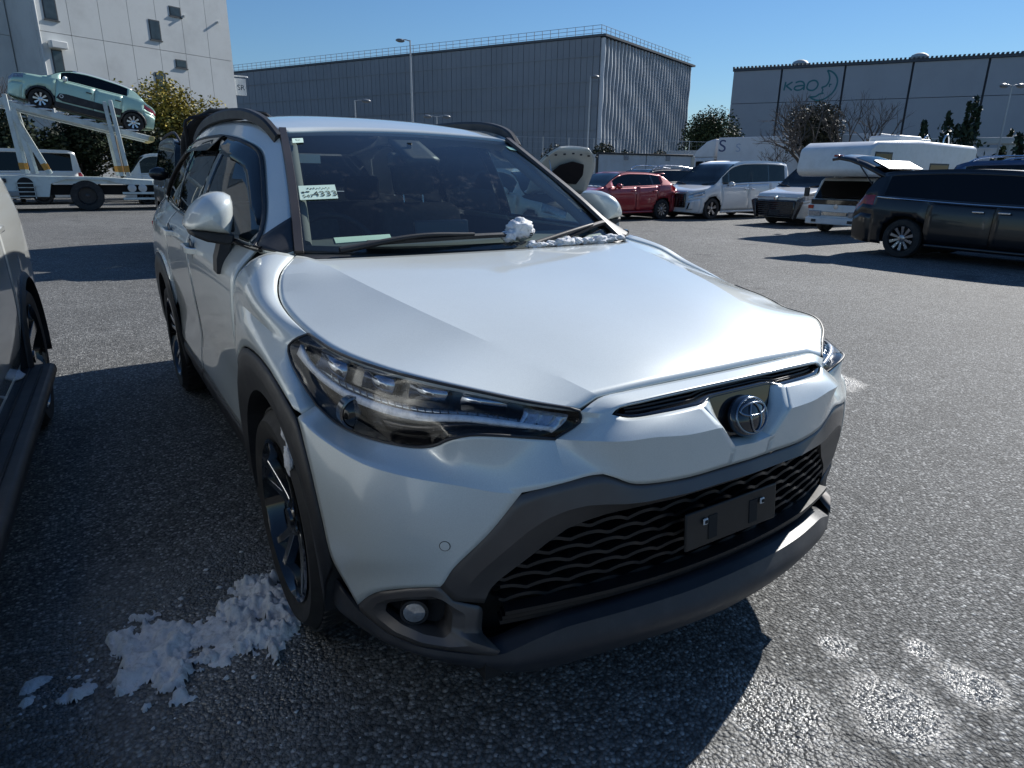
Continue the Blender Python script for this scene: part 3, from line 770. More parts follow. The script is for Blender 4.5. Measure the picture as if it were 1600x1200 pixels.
        for k in range(7):
            G.append([(lambda p: Vector((s*p.x, p.y, p.z)))(upper_pt(y, tw(y)+(1-tw(y))*k/6)) for y in ys])
        panel('pillar_frame', [G], PW, car, .02, .0012, 50)
        # black seal round the window opening
        seal = [(lambda p: Vector((s*p.x, p.y, p.z)))(upper_pt(y, max(.0, tw(y)-.012), .003)) for y in ys if 1.40 <= y <= 3.99]
        tube('window_seal', seal, .009, BK, car, 6)
        beltl = [(lambda p: Vector((s*p.x, p.y, p.z)))(upper_pt(y, .0, .004)) for y in ys if 1.36 <= y <= 3.99]
        tube('belt_moulding', beltl, .011, M_GLOSSBLK(), car, 6)
        GL = glass('side_glass', (.55, .62, .60), 0, 1.5); GD = glass('privacy_glass', (.05, .055, .06), 0, 1.5)
        for y0, y1, nm, gm in ((1.50, 2.385, 'front_side_window', GL), (2.50, 3.16, 'rear_side_window', GD), (3.25, 3.93, 'quarter_window', GD)):
            ng = 18
            G = [[(lambda p: Vector((s*(p.x-.006), p.y, p.z)))(upper_pt(y, .01+(max(.03, tw(y)-.01)-.01)*k/8)) for y in [y0+(y1-y0)*i/ng for i in range(ng+1)]] for k in range(9)]
            panel(nm, [G], gm, car, 0, 0, 60)
        for y0, y1, nm in ((1.405, 1.50, 'mirror_sail'), (2.385, 2.50, 'door_pillar_trim'), (3.16, 3.25, 'rear_pillar_trim')):
            G = [[(lambda p: Vector((s*(p.x-.002), p.y, p.z)))(upper_pt(y, max(.012, tw(y)-.004)*k/6)) for y in [y0+(y1-y0)*i/4 for i in range(5)]] for k in range(7)]
            panel(nm, [G], M_GLOSSBLK(), car, .008, 0.0, 60)
        # wind deflectors over the side windows
        for y0, y1 in ((1.50, 2.43), (2.45, 3.40)):
            def vis(y):
                e = .02+.15*min(1, (y-y0)/.15, (y1-y)/.12+.35)
                return [(lambda p: Vector((s*p.x, p.y, p.z)))(upper_pt(y, max(.03, tw(y)-e*k/4), .006+.015*math.sin(math.pi*.5*k/4))) for k in range(5)]
            yy = [y0+(y1-y0)*i/18 for i in range(19)]
            cols = [vis(y) for y in yy]
            panel('wind_deflector', [[[c_[k] for c_ in cols] for k in range(5)]], glass('smoked_acrylic', (.12, .12, .125), 0, 1.5), car, .002, 0, 60)
        # black cover at the foot of the pillar
        G = [[(lambda p: Vector((s*(p.x+.004), p.y-.002, p.z+.004)))(upper_pt(y, tw(y)+(1-tw(y))*k/5)) for y in [1.30+.14*i/8 for i in range(9)]] for k in range(6)]
        panel('pillar_foot_cover', [G], BK, car, .004, 0, 60)
        # windshield side moulding
        wsl = [Vector((s*(p[0]-.012), p[1]+.004, p[2]+.008)) for p in cr(ROOFE[:4], 24)]
        sweep('windshield_moulding', wsl, [(-.016, -.006), (.016, -.006), (.014, .007), (-.012, .007)], simple('moulding_grey_black', (.05, .045, .045), .4), car, 50)
        # roof rails
        rail = cr(X([(.562, 1.92, 1.462), (.580, 2.02, 1.520), (.597, 2.20, 1.562), (.607, 2.45, 1.584), (.612, 2.85, 1.592), (.612, 3.3, 1.578), (.605, 3.6, 1.548), (.598, 3.8, 1.515)], s), 60)
        def rp(t):
            k = .75+.25*math.sin(math.pi*t)
            h = .016+.010*math.sin(math.pi*min(1, t*1.0))
            return [(-.020*k, -.026), (.020*k, -.026), (.023*k, h*.3), (.014*k, h*.75), (-.010*k, h*.75), (-.020*k, h*.3)]
        sweep('roof_rail', rail, rp, BK, car, 40)
    # roof
    ce = [(0, 2.065, 1.512), (0, 2.35, 1.575), (0, 2.8, 1.612), (0, 3.3, 1.615), (0, 3.8, 1.585), (0, 4.32, 1.51)]
    md = [(.33, 2.03, 1.503), (.35, 2.3, 1.56), (.37, 2.75, 1.598), (.37, 3.3, 1.60), (.36, 3.8, 1.568), (.34, 4.32, 1.495)]
    re = ROOFE[3:]
    cs = [cr(X(re, -1), 30), cr(X(md, -1), 30), cr(ce, 30), cr(md, 30), cr(re, 30)]
    panel('roof', [lofts(cs, 6)], PW, car, .02, 0.001, 60)
    # windshield
    base = cr([(-.69, 1.318, 1.088), (-.45, 1.262, 1.074), (0, 1.235, 1.066), (.45, 1.262, 1.074), (.69, 1.318, 1.088)], 40)
    top = cr([(-.54, 1.958, 1.484), (-.33, 2.024, 1.499), (0, 2.058, 1.508), (.33, 2.024, 1.499), (.54, 1.958, 1.484)], 40)
    sd = [cr([base[k], base[k].lerp(top[k], .5)+Vector((0, -.012, .012)), top[k]], 24) for k in (0, -1)]
    WS = coons(base, top, sd[0], sd[1], (0, -.012, .02))
    panel('windshield', [WS], glass('windshield_glass', (.76, .84, .81), .14, 1.7), car, 0, 0, 80)
    fb = simple('frit_black', (.01, .01, .01), .35)
    off = Vector((0, .004, -.005))
    def sub(j0, j1, i0, i1): return [[WS[j][i]+off for i in range(i0, i1+1)] for j in range(j0, j1+1)]
    panel('windshield_frit', [sub(0, 1, 0, 40), sub(23, 24, 0, 40), sub(1, 23, 0, 1), sub(1, 23, 39, 40)], fb, car, 0, 0, 80)
    # camera housing, mirror
    ch = [[WS[j][i]+Vector((0, .012, -.014)) for i in range(18, 24)] for j in range(17, 24)]
    panel('camera_housing', [ch], M_BLACKPL(), car, .03, 0, 60)
    # cowl
    cA = cr([(-.70, 1.272, 1.060), (-.45, 1.20, 1.054), (0, 1.175, 1.048), (.45, 1.20, 1.054), (.70, 1.272, 1.060)], 30)
    cB = cr([(-.72, 1.345, 1.082), (-.45, 1.285, 1.070), (0, 1.262, 1.064), (.45, 1.285, 1.070), (.72, 1.345, 1.082)], 30)
    panel('cowl', [ruled(cA, cB, 3)], BK, car, .01, 0)
    # wipers
    def on_ws(u, v, lift=.0):
        i = min(39, int(u*40)); j = min(23, int(v*24)); fu = u*40-i; fv = v*24-j
        p = WS[j][i].lerp(WS[j][i+1], fu).lerp(WS[j+1][i].lerp(WS[j+1][i+1], fu), fv)
        return p+Vector((0, -.4, .9)).normalized()*lift
    for (pv, e0, e1, nm) in (((-.56, 1.262, 1.085), (.17, .035), (.66, .06), 'wiper'), ((.20, 1.222, 1.080), (.78, .02), (.985, .09), 'wiper')):
        arm = cr([Vector(pv), on_ws(*[a+(b-a)*.28 for a, b in zip(e0, e1)], .035), on_ws(*[a+(b-a)*.6 for a, b in zip(e0, e1)], .03)], 10)
        w = tube('wiper_arm', arm, [.012-.006*i/10 for i in range(11)], BK, car, 8)
        bl = [on_ws(e0[0]+(e1[0]-e0[0])*t, e0[1]+(e1[1]-e0[1])*t, .012+.008*math.sin(math.pi*t)) for t in [i/12 for i in range(13)]]
        sweep('wiper_blade', bl, [(-.011, -.008), (.006, -.008), (.009, .004), (-.004, .010)], M_BLACKPL(), w)
    # headlights
    for s in (-1, 1):
        n = 40
        top = cr(X(HE[:7], s)[::-1], n)
        bot0 = X([(.845, .643, .782)]+HLB[1:], s)
        A = [Vector((s*.43, .122, .853))]
        top[-1] = Vector((s*.43, .1225, .854))
        left = cr(X([(.82, .76, .936), (.848, .782, .921), (.865, .793, .901), (.868, .764, .871), (.862, .703, .831), (.845, .643, .782)], s), 16)
        right = cr(X(HLT, s), 16)[::-1]
        bot = cr(bot0, n)
        L = coons(top, bot, left, right, (s*.005, -.006, .0))
        hl = panel('headlight', [L], glass('headlight_lens', (.92, .93, .95), .03, 1.38), car, 0, .003, 80)
        cen_ = Vector((s*.60, .42, .83))
        inn = [[p+(Vector((s*.52, .55, .82))-p).normalized()*.035 for p in row] for row in L]
        hm = simple('headlight_housing', (.012, .011, .011), .22, var=.3)
        ring = lambda g: g[0]+[r[-1] for r in g[1:]]+g[-1][::-1][1:]+[r[0] for r in g[::-1]][1:]
        panel('headlight_housing', [inn, ruled(ring(L), ring(inn), 2)], hm, hl, 0, 0, 50)
        rim_ = [p for p in ring(L)]
        tube('headlight_seal', rim_, .0035, BK, hl, 6)
        def at_(u, v, d):
            i = min(n-1, int(u*n)); j = min(15, int(v*16)); fu = u*n-i; fv = v*16-j
            p = L[j][i].lerp(L[j][i+1], fu).lerp(L[j+1][i].lerp(L[j+1][i+1], fu), fv)
            return p+(Vector((s*.52, .55, .82))-p).normalized()*d
        drl = simple('light_guide', (.88, .88, .88), .3, var=.2, scale=60)
        P = [(.02, .22), (.12, .36), (.25, .47), (.4, .52), (.55, .55), (.7, .58), (.85, .62), (.95, .66)]
        us = [i/28 for i in range(29)]
        def vv(u):
            for (a, va), (b, vb) in zip(P, P[1:]):
                if u <= b: return va+(vb-va)*max(0, (u-a))/(b-a)
            return P[-1][1]
        up = [at_(.03+.93*u, vv(.03+.93*u)-.06, .006) for u in us]; lo = [at_(.03+.93*u, vv(.03+.93*u)+.06+.03*u, .008) for u in us]
        panel('light_guide', [ruled(up, lo, 2)], drl, hl, .01, 0, 60)
        dk = simple('light_guide_grooves', (.10, .11, .13), .15, metal=.6)
        up2 = [at_(.12+.82*u, vv(.12+.82*u)-.13+.02*u, .022) for u in us]; lo2 = [at_(.12+.82*u, vv(.12+.82*u)-.06, .016) for u in us]
        panel('light_guide_upper', [ruled(up2, lo2, 2)], simple('clear_ribs', (.26, .30, .34), .12, metal=.5, var=.6, scale=140), hl, .006, 0, 60)
        for k in range(26):
            u = .20+.74*k/26
            tube('guide_rib', [at_(u, vv(u)-.13, .019), at_(u+.012, vv(u)+.07, .011)], .0012, dk, hl, 5)
        for u in (.13, .33, .52, .69):
            a_, b_, c_, d_ = at_(u, .11, .010), at_(u+.125, .11, .010), at_(u+.125, .33, .016), at_(u, .33, .016)
            panel('led_module', [[[a_, b_], [d_, c_]]], simple('led_chrome', (.42, .45, .50), .10, metal=1., var=.4, scale=45), hl, .02, 0, 30)
            panel('led_bezel', [[[at_(u-.012, .06, .012), at_(u+.122, .06, .012)], [at_(u-.012, .105, .012), at_(u+.122, .105, .012)]]], simple('bezel_blue_grey', (.10, .12, .15), .2), hl, .008, 0, 30)
        fan = [[at_(.86+.115*i/6, .20+(.52+.10*i/6)*j/4, .008+.010*(i % 2)) for i in range(7)] for j in range(5)]
        panel('corner_lens', [fan], simple('clear_ribs_bright', (.55, .60, .66), .10, metal=.6, var=.4, scale=90), hl, .004, 0, 30)
        pp = at_(.30, .74, .0)
        lathe('projector_lens', [(.036, .05), (.036, .034), (.032, .026), (.020, .018), (.0, .014)], M_GLOSSBLK(), hl, 28, axis='y', c=pp+Vector((-s*.006, .0, 0)))
        lathe('projector_ring', [(.042, .06), (.042, .032), (.0365, .030), (.0365, .05)], simple('ring_dark_chrome', (.18, .18, .19), .15, metal=1.), hl, 28, axis='y', c=pp+Vector((-s*.006, .0, 0)))
        panel('inner_trim', [ruled([at_(.36+.56*u, .74+.02*u, .020) for u in us], [at_(.36+.56*u, .93-.03*u, .028) for u in us], 2)], simple('brushed_dark', (.035, .03, .028), .18, metal=.4, var=.6, scale=30), hl, .004, 0, 60)
        panel('inner_trim', [ruled([at_(.02+.16*u, .34+.14*u, .02) for u in us], [at_(.05+.16*u, .84+.06*u, .03) for u in us], 3)], simple('brushed_brown', (.05, .042, .038), .25, metal=.4, var=.5, scale=24), hl, .004, 0, 60)
    # door mirrors
    for s in (-1, 1):
        yc = 1.64
        prof = [(x-.030, z-.010) for x, z in [(.845, 1.262), (.862, 1.272), (.885, 1.274), (.915, 1.266), (.945, 1.248), (.972, 1.222), (.990, 1.192), (1.0, 1.168), (.997, 1.150), (.95, 1.143), (.90, 1.135), (.858, 1.128)]]
        bm = bmesh.new(); ringsv = []
        cx, cz = .887, 1.185
        pv = [Vector((x, 0, z)) for x, z in prof]
        out = cr(pv[1:10], 22)+cr([pv[9], pv[10], pv[11]], 8)[1:]+cr([pv[11], Vector((.812, 0, 1.19)), pv[0], pv[1]], 8)[1:-1]
        for (yo, k, dz) in ((.098, .95, 0), (.09, .985, 0), (.07, 1.0, 0), (.03, 1.0, .0), (-.005, .975, -.001), (-.035, .90, -.003), (-.058, .78, -.004), (-.074, .60, -.004), (-.083, .38, -.004), (-.087, .12, -.004)):
            ringsv.append([bm.verts.new((s*(cx+(p.x-cx)*k+.018*(1-k)), yc+yo+.10*(p.x-cx)*(1 if p.x > cx else .2), cz+(p.z-cz)*k+dz)) for p in out])
        m = len(out)
        for a, b in zip(ringsv, ringsv[1:]):
            for j in range(m): bm.faces.new((a[j], a[(j+1) % m], b[(j+1) % m], b[j]))
        bm.faces.new(ringsv[0]); bm.faces.new(ringsv[-1])
        mr = bmobj('door_mirror', bm, PW, car, 32)
        mr['label'] = 'white door mirror shell'
        lowp = [(.822, 1.122), (.963, 1.140), (.957, 1.118), (.915, 1.098), (.85, 1.084), (.828, 1.09)]
        bm = bmesh.new(); prism_bm(bm, [(s*x, z) for x, z in lowp], 'y', yc-.045, yc+.085)
        bmobj('mirror_lower_shell', bm, BK, mr, bevel=.008)
        st = [Vector((s*.850, yc+.02, 1.112)), Vector((s*.862, yc+.02, 1.07)), Vector((s*.874, yc+.02, 1.035)), Vector((s*.878, yc+.02, .985))]
        sweep('mirror_stalk', st, [(-.055, -.012), (.06, -.018), (.06, .018), (-.055, .012)], BK, mr, 40, up=(1, 0, 0))
        bm = bmesh.new(); prism_bm(bm, [(s*(cx+(x-cx)*.9), cz+(z-cz)*.9) for x, z in prof], 'y', yc+.094, yc+.100)
        bmobj('mirror_glass', bm, simple('mirror_silver', (.8, .82, .84), .03, metal=1., var=.01), mr)
        box('mirror_inner', (s*.824, yc+.04, 1.185), (.02, .10, .12), BK, mr, .008)
    # wheels
    for s in (-1, 1):
        build_wheel(car, (s*.792, .93, .338), s, R=.338, steer=0.)
        build_wheel(car, (s*.792, 3.575, .338), s, R=.338)
    # underbody
    box('underbody', (0, 2.25, .30), (1.36, 3.9, .16), VO, car)
    box('engine_bay', (0, .80, .55), (1.10, .86, .40), VO, car)
    box('firewall', (0, 1.45, .70), (1.44, .06, .66), VO, car)
    box('front_underfloor', (0, .42, .255), (1.30, .55, .05), VO, car)
    # rear end
    n = 20
    def rearc(z, x, y): return cr([(-x, y-.20, z), (-x*.9, y-.06, z), (-x*.5, y-.01, z), (0, y, z), (x*.5, y-.01, z), (x*.9, y-.06, z), (x, y-.20, z)], n)
    panel('rear_bumper', [lofts([rearc(.32, .80, 4.44), rearc(.45, .845, 4.52), rearc(.60, .862, 4.53), rearc(.72, .868, 4.50)], 4)], PW, car, .012, .002, 50)
    panel('tailgate', [lofts([rearc(.72, .866, 4.495), rearc(.90, .858, 4.50), rearc(1.08, .82, 4.47), rearc(1.19, .745, 4.44)], 4)], PW, car, .012, .002, 50)
    panel('rear_window', [lofts([rearc(1.19, .74, 4.435), rearc(1.33, .655, 4.40), rearc(1.45, .55, 4.345)], 5)], glass('privacy_glass', (.05, .055, .06)), car, 0, 0, 60)
    panel('roof_spoiler', [ruled(rearc(1.50, .55, 4.40), [p+Vector((0, .12, -.03)) for p in rearc(1.50, .55, 4.40)], 3)], PW, car, .03, 0)
    for s in (-1, 1):
        g = [[Vector((s*(.45+.42*i/8), 4.50-.0*i-(.20*(max(0, i-4)/4)**2), 1.0-.11*j/3)) for i in range(9)] for j in range(4)]
        panel('tail_lamp', [g], simple('tail_red', (.35, .01, .012), .15), car, .02, 0)
    # interior
    IN = M_DARKIN()
    g = [[Vector((x, y, z)) for x in [(-.70+1.4*i/14) for i in range(15)]] for (y, z) in ((1.30, 1.060), (1.40, 1.082), (1.58, 1.082), (1.72, 1.04), (1.78, .92), (1.74, .60))]
    panel('dashboard', [g], simple('dash_grey', (.09, .10, .10), .6, var=.15), car, .01, 0, 60)
    pr = [(-.56, 1.58), (-.30, 1.58)]
    hood_ = [[Vector((-.43+.17*math.cos(a), 1.56+.1*k, 1.03+.055*math.sin(a))) for a in [math.pi*i/10 for i in range(11)]] for k in (0, 1, 2)]
    panel('instrument_hood', [hood_], IN, car, .01, 0, 60)
    bm = bmesh.new()
    sw = Matrix.Rotation(rad(-25), 3, 'X')
    for k in range(36):
        a0, a1 = 2*math.pi*k/36, 2*math.pi*(k+1)/36
    ring_ = [Vector((-.38, 1.86, .99))+sw @ Vector((.185*math.cos(2*math.pi*k/36), 0, .185*math.sin(2*math.pi*k/36))) for k in range(37)]
    st = tube('steering_wheel', ring_, .014, IN, car, 8)
    box('steering_hub', (-.38, 1.84, .985), (.16, .06, .10), IN, st, .02)
    box('steering_spoke', (-.38, 1.85, .99), (.34, .02, .035), IN, st, .006)
    scr = box('display_screen', (0, 1.62, 1.075), (.25, .018, .15), M_GLOSSBLK(), car, .008, Matrix.Rotation(rad(-12), 3, 'X'))
    seatm = simple('seat_fabric', (.085, .085, .09), .8, var=.3, scale=30)
    for x in (-.37, .37):
        b = D.objects.new('front_seat', None); COL.objects.link(b); b.parent = car
        bk_ = prism('backrest', [(2.42, .55), (2.58, .58), (2.78, 1.13), (2.74, 1.18), (2.62, 1.15), (2.50, .85)], 'x', x-.25, x+.25, seatm, b, .05)
        prism('headrest', [(2.68, 1.22), (2.76, 1.22), (2.80, 1.36), (2.78, 1.41), (2.70, 1.40)], 'x', x-.12, x+.12, seatm, b, .03)
        box('cushion', (x, 2.25, .56), (.50, .52, .16), seatm, b, .05)
        for dx in (-.06, .06): cyl_between('headrest_post', (x+dx, 2.72, 1.12), (x+dx, 2.74, 1.25), .007, M_CHROME(), b)
    rb = prism('rear_seat', [(3.30, .55), (3.45, .55), (3.70, 1.12), (3.58, 1.16), (3.40, .85)], 'x', -.62, .62, seatm, car, .05)
    for x in (-.4, 0, .4): box('rear_headrest', (x, 3.66, 1.23), (.24, .09, .16), seatm, rb, .03)
    mirr = box('inside_mirror', (0, 1.93, 1.385), (.24, .035, .065), M_BLACKPL(), car, .015, Matrix.Rotation(rad(15), 3, 'Z'))
    cyl_between('inside_mirror_stem', (0, 1.93, 1.40), (0, 1.93, 1.46), .012, M_BLACKPL(), mirr)
    hl_ = [[Vector((x, y, z)) for x in (-.56, -.3, 0, .3, .56)] for (y, z) in ((2.08, 1.49), (2.6, 1.56), (3.4, 1.565), (4.2, 1.46))]
    panel('headliner', [hl_], simple('headliner_grey', (.16, .16, .155), .9), car, .004, 0, outref=Vector((0, 2.8, 3)))
    for s in (-1, 1):
        ps = [upper_pt(y, .985) for y in (1.34, 1.5, 1.7, 1.9)]
        tube('pillar_lining', [Vector((s*(p.x-.05), p.y+.05, p.z-.02)) for p in ps], .022, simple('headliner_grey', (.16, .16, .155), .9), car, 8)
        dp = [[Vector((s*.77, y, z)) for y in (1.5, 2.4, 3.3, 4.2)] for z in (.35, .75, 1.09)]
        panel('door_lining', [dp], IN, car, .004, 0)
    box('cabin_floor', (0, 2.8, .40), (1.4, 2.6, .04), IN, car)
    return car, WS
# ------------------------------------------------------------------ other vehicles
LEV = [0, .35, .7, 1, 1.35, 1.7, 2, 2.35, 2.7, 3, 3.5, 4, 4.08, 4.36, 4.64, 4.92, 5, 5.12, 5.5, 6, 7, 8]
def interp(tab, y):
    if y <= tab[0][0]: return tab[0][1]
    for (a, va), (b, vb) in zip(tab, tab[1:]):
        if y <= b:
            return va+(vb-va)*(y-a)/(b-a)
    return tab[-1][1]
def sinterp(tab, y):
    """smooth (monotone-ish hermite) interpolation."""
    if y <= tab[0][0]: return tab[0][1]
    for i in range(len(tab)-1):
        a, va = tab[i]; b, vb = tab[i+1]
        if y <= b:
            h = b-a; d = (vb-va)/h
            dm = (va-tab[i-1][1])/(a-tab[i-1][0]) if i > 0 else d
            dp = (tab[i+2][1]-vb)/(tab[i+2][0]-b) if i+2 < len(tab) else d
            m0 = 0 if dm*d <= 0 else 2*dm*d/(dm+d); m1 = 0 if dp*d <= 0 else 2*dp*d/(dp+d)
            t = (y-a)/h
            return (2*t**3-3*t*t+1)*va+(t**3-2*t*t+t)*h*m0+(-2*t**3+3*t*t)*vb+(t**3-t*t)*h*m1
    return tab[-1][1]
def vehicle(root, S, mat, glassm=None, wheel=None, lod=1.):
    """body shell of a road vehicle in local axes: x lateral, y rearward from the nose, z up."""
    L, W = S['L'], S['W']/2
    top, belt, plan = S['top'], S['belt'], S['plan']
    wsb, wst, rwt, rwb = S['ws'][0], S['ws'][1], S['rw'][0], S['rw'][1]
    z0 = S.get('z0', .20); wr = S.get('wr', .70)
    gm = glassm or glass('vehicle_glass', (.10, .12, .12), 0, 1.5)
    ys = set()
    n = int(L/(.09/lod))
    for i in range(n+1): ys.add(round(L*i/n, 3))
    key = [wsb, wst, rwt, rwb]+[v for w in S['win'] for v in w[:2]]+list(S.get('doors', []))
    for k in key:
        near = [y for y in ys if abs(y-k) < .05/lod and y not in (0, L)]
        for q in near: ys.discard(q)
        ys.add(round(k, 3))
    ys = sorted(ys)
    def section(y):
        zt = sinterp(top, y); w = sinterp(plan, y)*W; zb = sinterp(belt, y)
        zs = z0+interp(S.get('sill', [(0, .04), (.3, 0), (L-.3, .02), (L, .08)]), y)
        hoodlike = zt < zb+.02
        if hoodlike: zb = zt-.035
        zm = zs+(zb-zs)
        P = [(w*.955, zs), (w*.995, zs+.28*zm_(zb, zs)), (w*1.0, zs+.52*zm_(zb, zs)), (w*.985, zs+.82*zm_(zb, zs)), (w*.945, zb)]
        if hoodlike:
            P += [(w*.86, zt-.018), (w*.72, zt-.010), (w*.42, zt-.003), (0, zt)]
        else:
            f = min(1, (zt-zb)/max(.1, S['H']-zb)); r = w*(.945-(.945-wr)*f)
            P += [(r, zt-.05*f-.005), (r*.93, zt-.018*f), (r*.55, zt-.004), (0, zt)]
        return P
    def zm_(a, b): return a-b
    arcs = [(S['fo'], S['R']+.05), (S['fo']+S['wb'], S['R']+.05)]
    grid = []
    for y in ys:
        P = section(y); row = []
        for l in LEV:
            i = min(7, int(l)); t = l-i
            p0, p1, p2, p3 = P[max(0, i-1)], P[i], P[i+1], P[min(8, i+2)]
            if i in (3, 4) or (i == 5 and t < .2):
                x = p1[0]+(p2[0]-p1[0])*t; z = p1[1]+(p2[1]-p1[1])*t
            else:
                def h(k):
                    m0 = (p2[k]-p0[k])*.5; m1 = (p3[k]-p1[k])*.5
                    return (2*t**3-3*t*t+1)*p1[k]+(t**3-2*t*t+t)*m0+(-2*t**3+3*t*t)*p2[k]+(t**3-t*t)*m1
                x, z = h(0), h(1)
            row.append(Vector((x, y, z)))
        grid.append(row)
    # wheel arch snapping
    R = S['R']
    parts = {}
    def put(name, quad):
        parts.setdefault(name, []).append(quad)
    nl = len(LEV)
    doors = list(S.get('doors', []))
    for s in (-1, 1):
        G = [[Vector((s*p.x, p.y, p.z)) for p in row] for row in grid]
        drop = set()
        for j in range(len(ys)-1):
            for i in range(nl-1):
                c = (G[j][i]+G[j+1][i]+G[j][i+1]+G[j+1][i+1])/4
                for (yc, rc) in arcs:
                    if LEV[i] < 3.4 and math.hypot(c.y-yc, c.z-R) < rc: drop.add((j, i))
        for j in range(len(ys)):
            for i in range(nl):
                if LEV[i] > 3.4: continue
                p = G[j][i]
                for (yc, rc) in arcs:
                    d = math.hypot(p.y-yc, p.z-R)
                    if 1e-4 < d < rc and any((jj, ii) not in drop for jj in (j-1, j) for ii in (i-1, i) if 0 <= jj < len(ys)-1 and 0 <= ii < nl-1):
                        k = rc/d
                        p.y = yc+(p.y-yc)*k; p.z = max(z0*.7, R+(p.z-R)*k)
        for j in range(len(ys)-1):
            ym = (ys[j]+ys[j+1])/2
            for i in range(nl-1):
                if (j, i) in drop: continue
                lm = (LEV[i]+LEV[i+1])/2
                name = 'body'
                sd = 'r' if s < 0 else 'l'
                if 4.08 < lm < 4.92:
                    for k, w in enumerate(S['win']):
                        if w[0] <= ym <= w[1]: name = ('side_window', sd, k)
                    if name == 'body' and S['win'] and S['win'][0][0] <= ym <= S['win'][-1][1]: name = ('window_pillar', sd, 0)
                if wsb <= ym <= wst and lm > 5.12: name = ('windshield', '', 0)
                if rwt <= ym <= rwb and lm > 5.12: name = ('rear_window', '', 0)
                if name == 'body':
                    if lm > 4 and ym < wsb: name = ('hood', '', 0)
                    elif len(doors) > 1 and .35 < lm < 4:
                        for k in range(len(doors)-1):
                            if doors[k] <= ym <= doors[k+1]: name = ('door', sd, k)
                    elif ym > wst and ym < rwt and lm > 5: name = ('roof', '', 0)
                    if name == 'body' and ym > S.get('rb', L-.35) and lm < 2.2: name = ('rear_bumper', '', 0)
                    if name == 'body' and ym < S.get('fb', .35) and lm < 2.2: name = ('front_bumper', '', 0)
                for (nm, y0, y1, l0, l1) in S.get('lamps', []):
                    if y0 <= ym <= y1 and l0 <= lm <= l1: name = (nm, sd, 0)
                q = [G[j][i], G[j+1][i], G[j+1][i+1], G[j][i+1]]
                put(name, q)
        # end caps
        for j, nm in ((0, 'front_face'), (len(ys)-1, 'rear_face')):
            for i in range(nl-1):
                a, b = G[j][i], G[j][i+1]
                zc = lambda p: Vector((0, p.y+(-.04 if j == 0 else .03), p.z))
                lo, hi = zc(a), zc(b)
                def mid(p, t): return Vector((p.x*t, p.y+(zc(p).y-p.y)*(1-t*t), p.z))
                ts = [1, .8, .5, 0]
                for t0, t1 in zip(ts, ts[1:]):
                    put((nm if (LEV[i]+LEV[i+1])/2 >= 2.2 else nm[:-4]+'bumper', '', 0), [mid(a, t0), mid(a, t1), mid(b, t1), mid(b, t0)])
    BKm = M_BLACKPL()
    lampm = S.get('lampm', {})
    objs = {}
    for name, quads in parts.items():
        base = name if name == 'body' else name[0]
        bm = bmesh.new()
        for q in quads:
            try: bm.faces.new([bm.verts.new(p) for p in q])
            except ValueError: pass
        bmesh.ops.remove_doubles(bm, verts=bm.verts, dist=8e-4)
        bmesh.ops.recalc_face_normals(bm, faces=bm.faces)
        ref = Vector((0, L/2, .6))
        if sum(((f.calc_center_median()-ref).dot(f.normal)*f.calc_area() for f in bm.faces)) < 0:
            bmesh.ops.reverse_faces(bm, faces=bm.faces)
        gap = {'door': .005, 'hood': .004, 'headlight': .003, 'tail_lamp': .003}.get(base, 0)
        if gap:
            mv = {}
            for v in bm.verts:
                if v.is_boundary:
                    c = Vector()
                    for f in v.link_faces: c += f.calc_center_median()-v.co
                    if c.length > 1e-6: mv[v] = c.normalized()*gap
            for v, d in mv.items(): v.co += d
        m = mat
        if base in ('side_window', 'windshield', 'rear_window'): m = gm
        if base == 'window_pillar': m = M_GLOSSBLK()
        if base in lampm: m = lampm[base]
        if base in S.get('partm', {}): m = S['partm'][base]
        me = D.meshes.new(base); bm.to_mesh(me); bm.free()
        o = link(base, me, m, root, 35)
        if base in ('body', 'door', 'hood', 'roof', 'front_bumper', 'rear_bumper'):
            so = o.modifiers.new('s', 'SOLIDIFY'); so.thickness = .015; so.offset = -1
        objs[name] = o
    # underside and wheels
    prism('underbody', [(.25, z0+.04), (L-.25, z0+.04), (L-.2, z0+.30), (L-.15, .8), (.2, .7), (.15, z0+.3)], 'x', -W*.72, W*.72, M_VOID(), root)
    for yc in (S['fo'], S['fo']+S['wb']):
        box('axle_housing', (0, yc, R), (W*1.5, .5, .5), M_VOID(), root)
        for s in (-1, 1):
            wheel(root, (s*(W*S.get('track', .985)-.105), yc, R), s, R)
    return objs
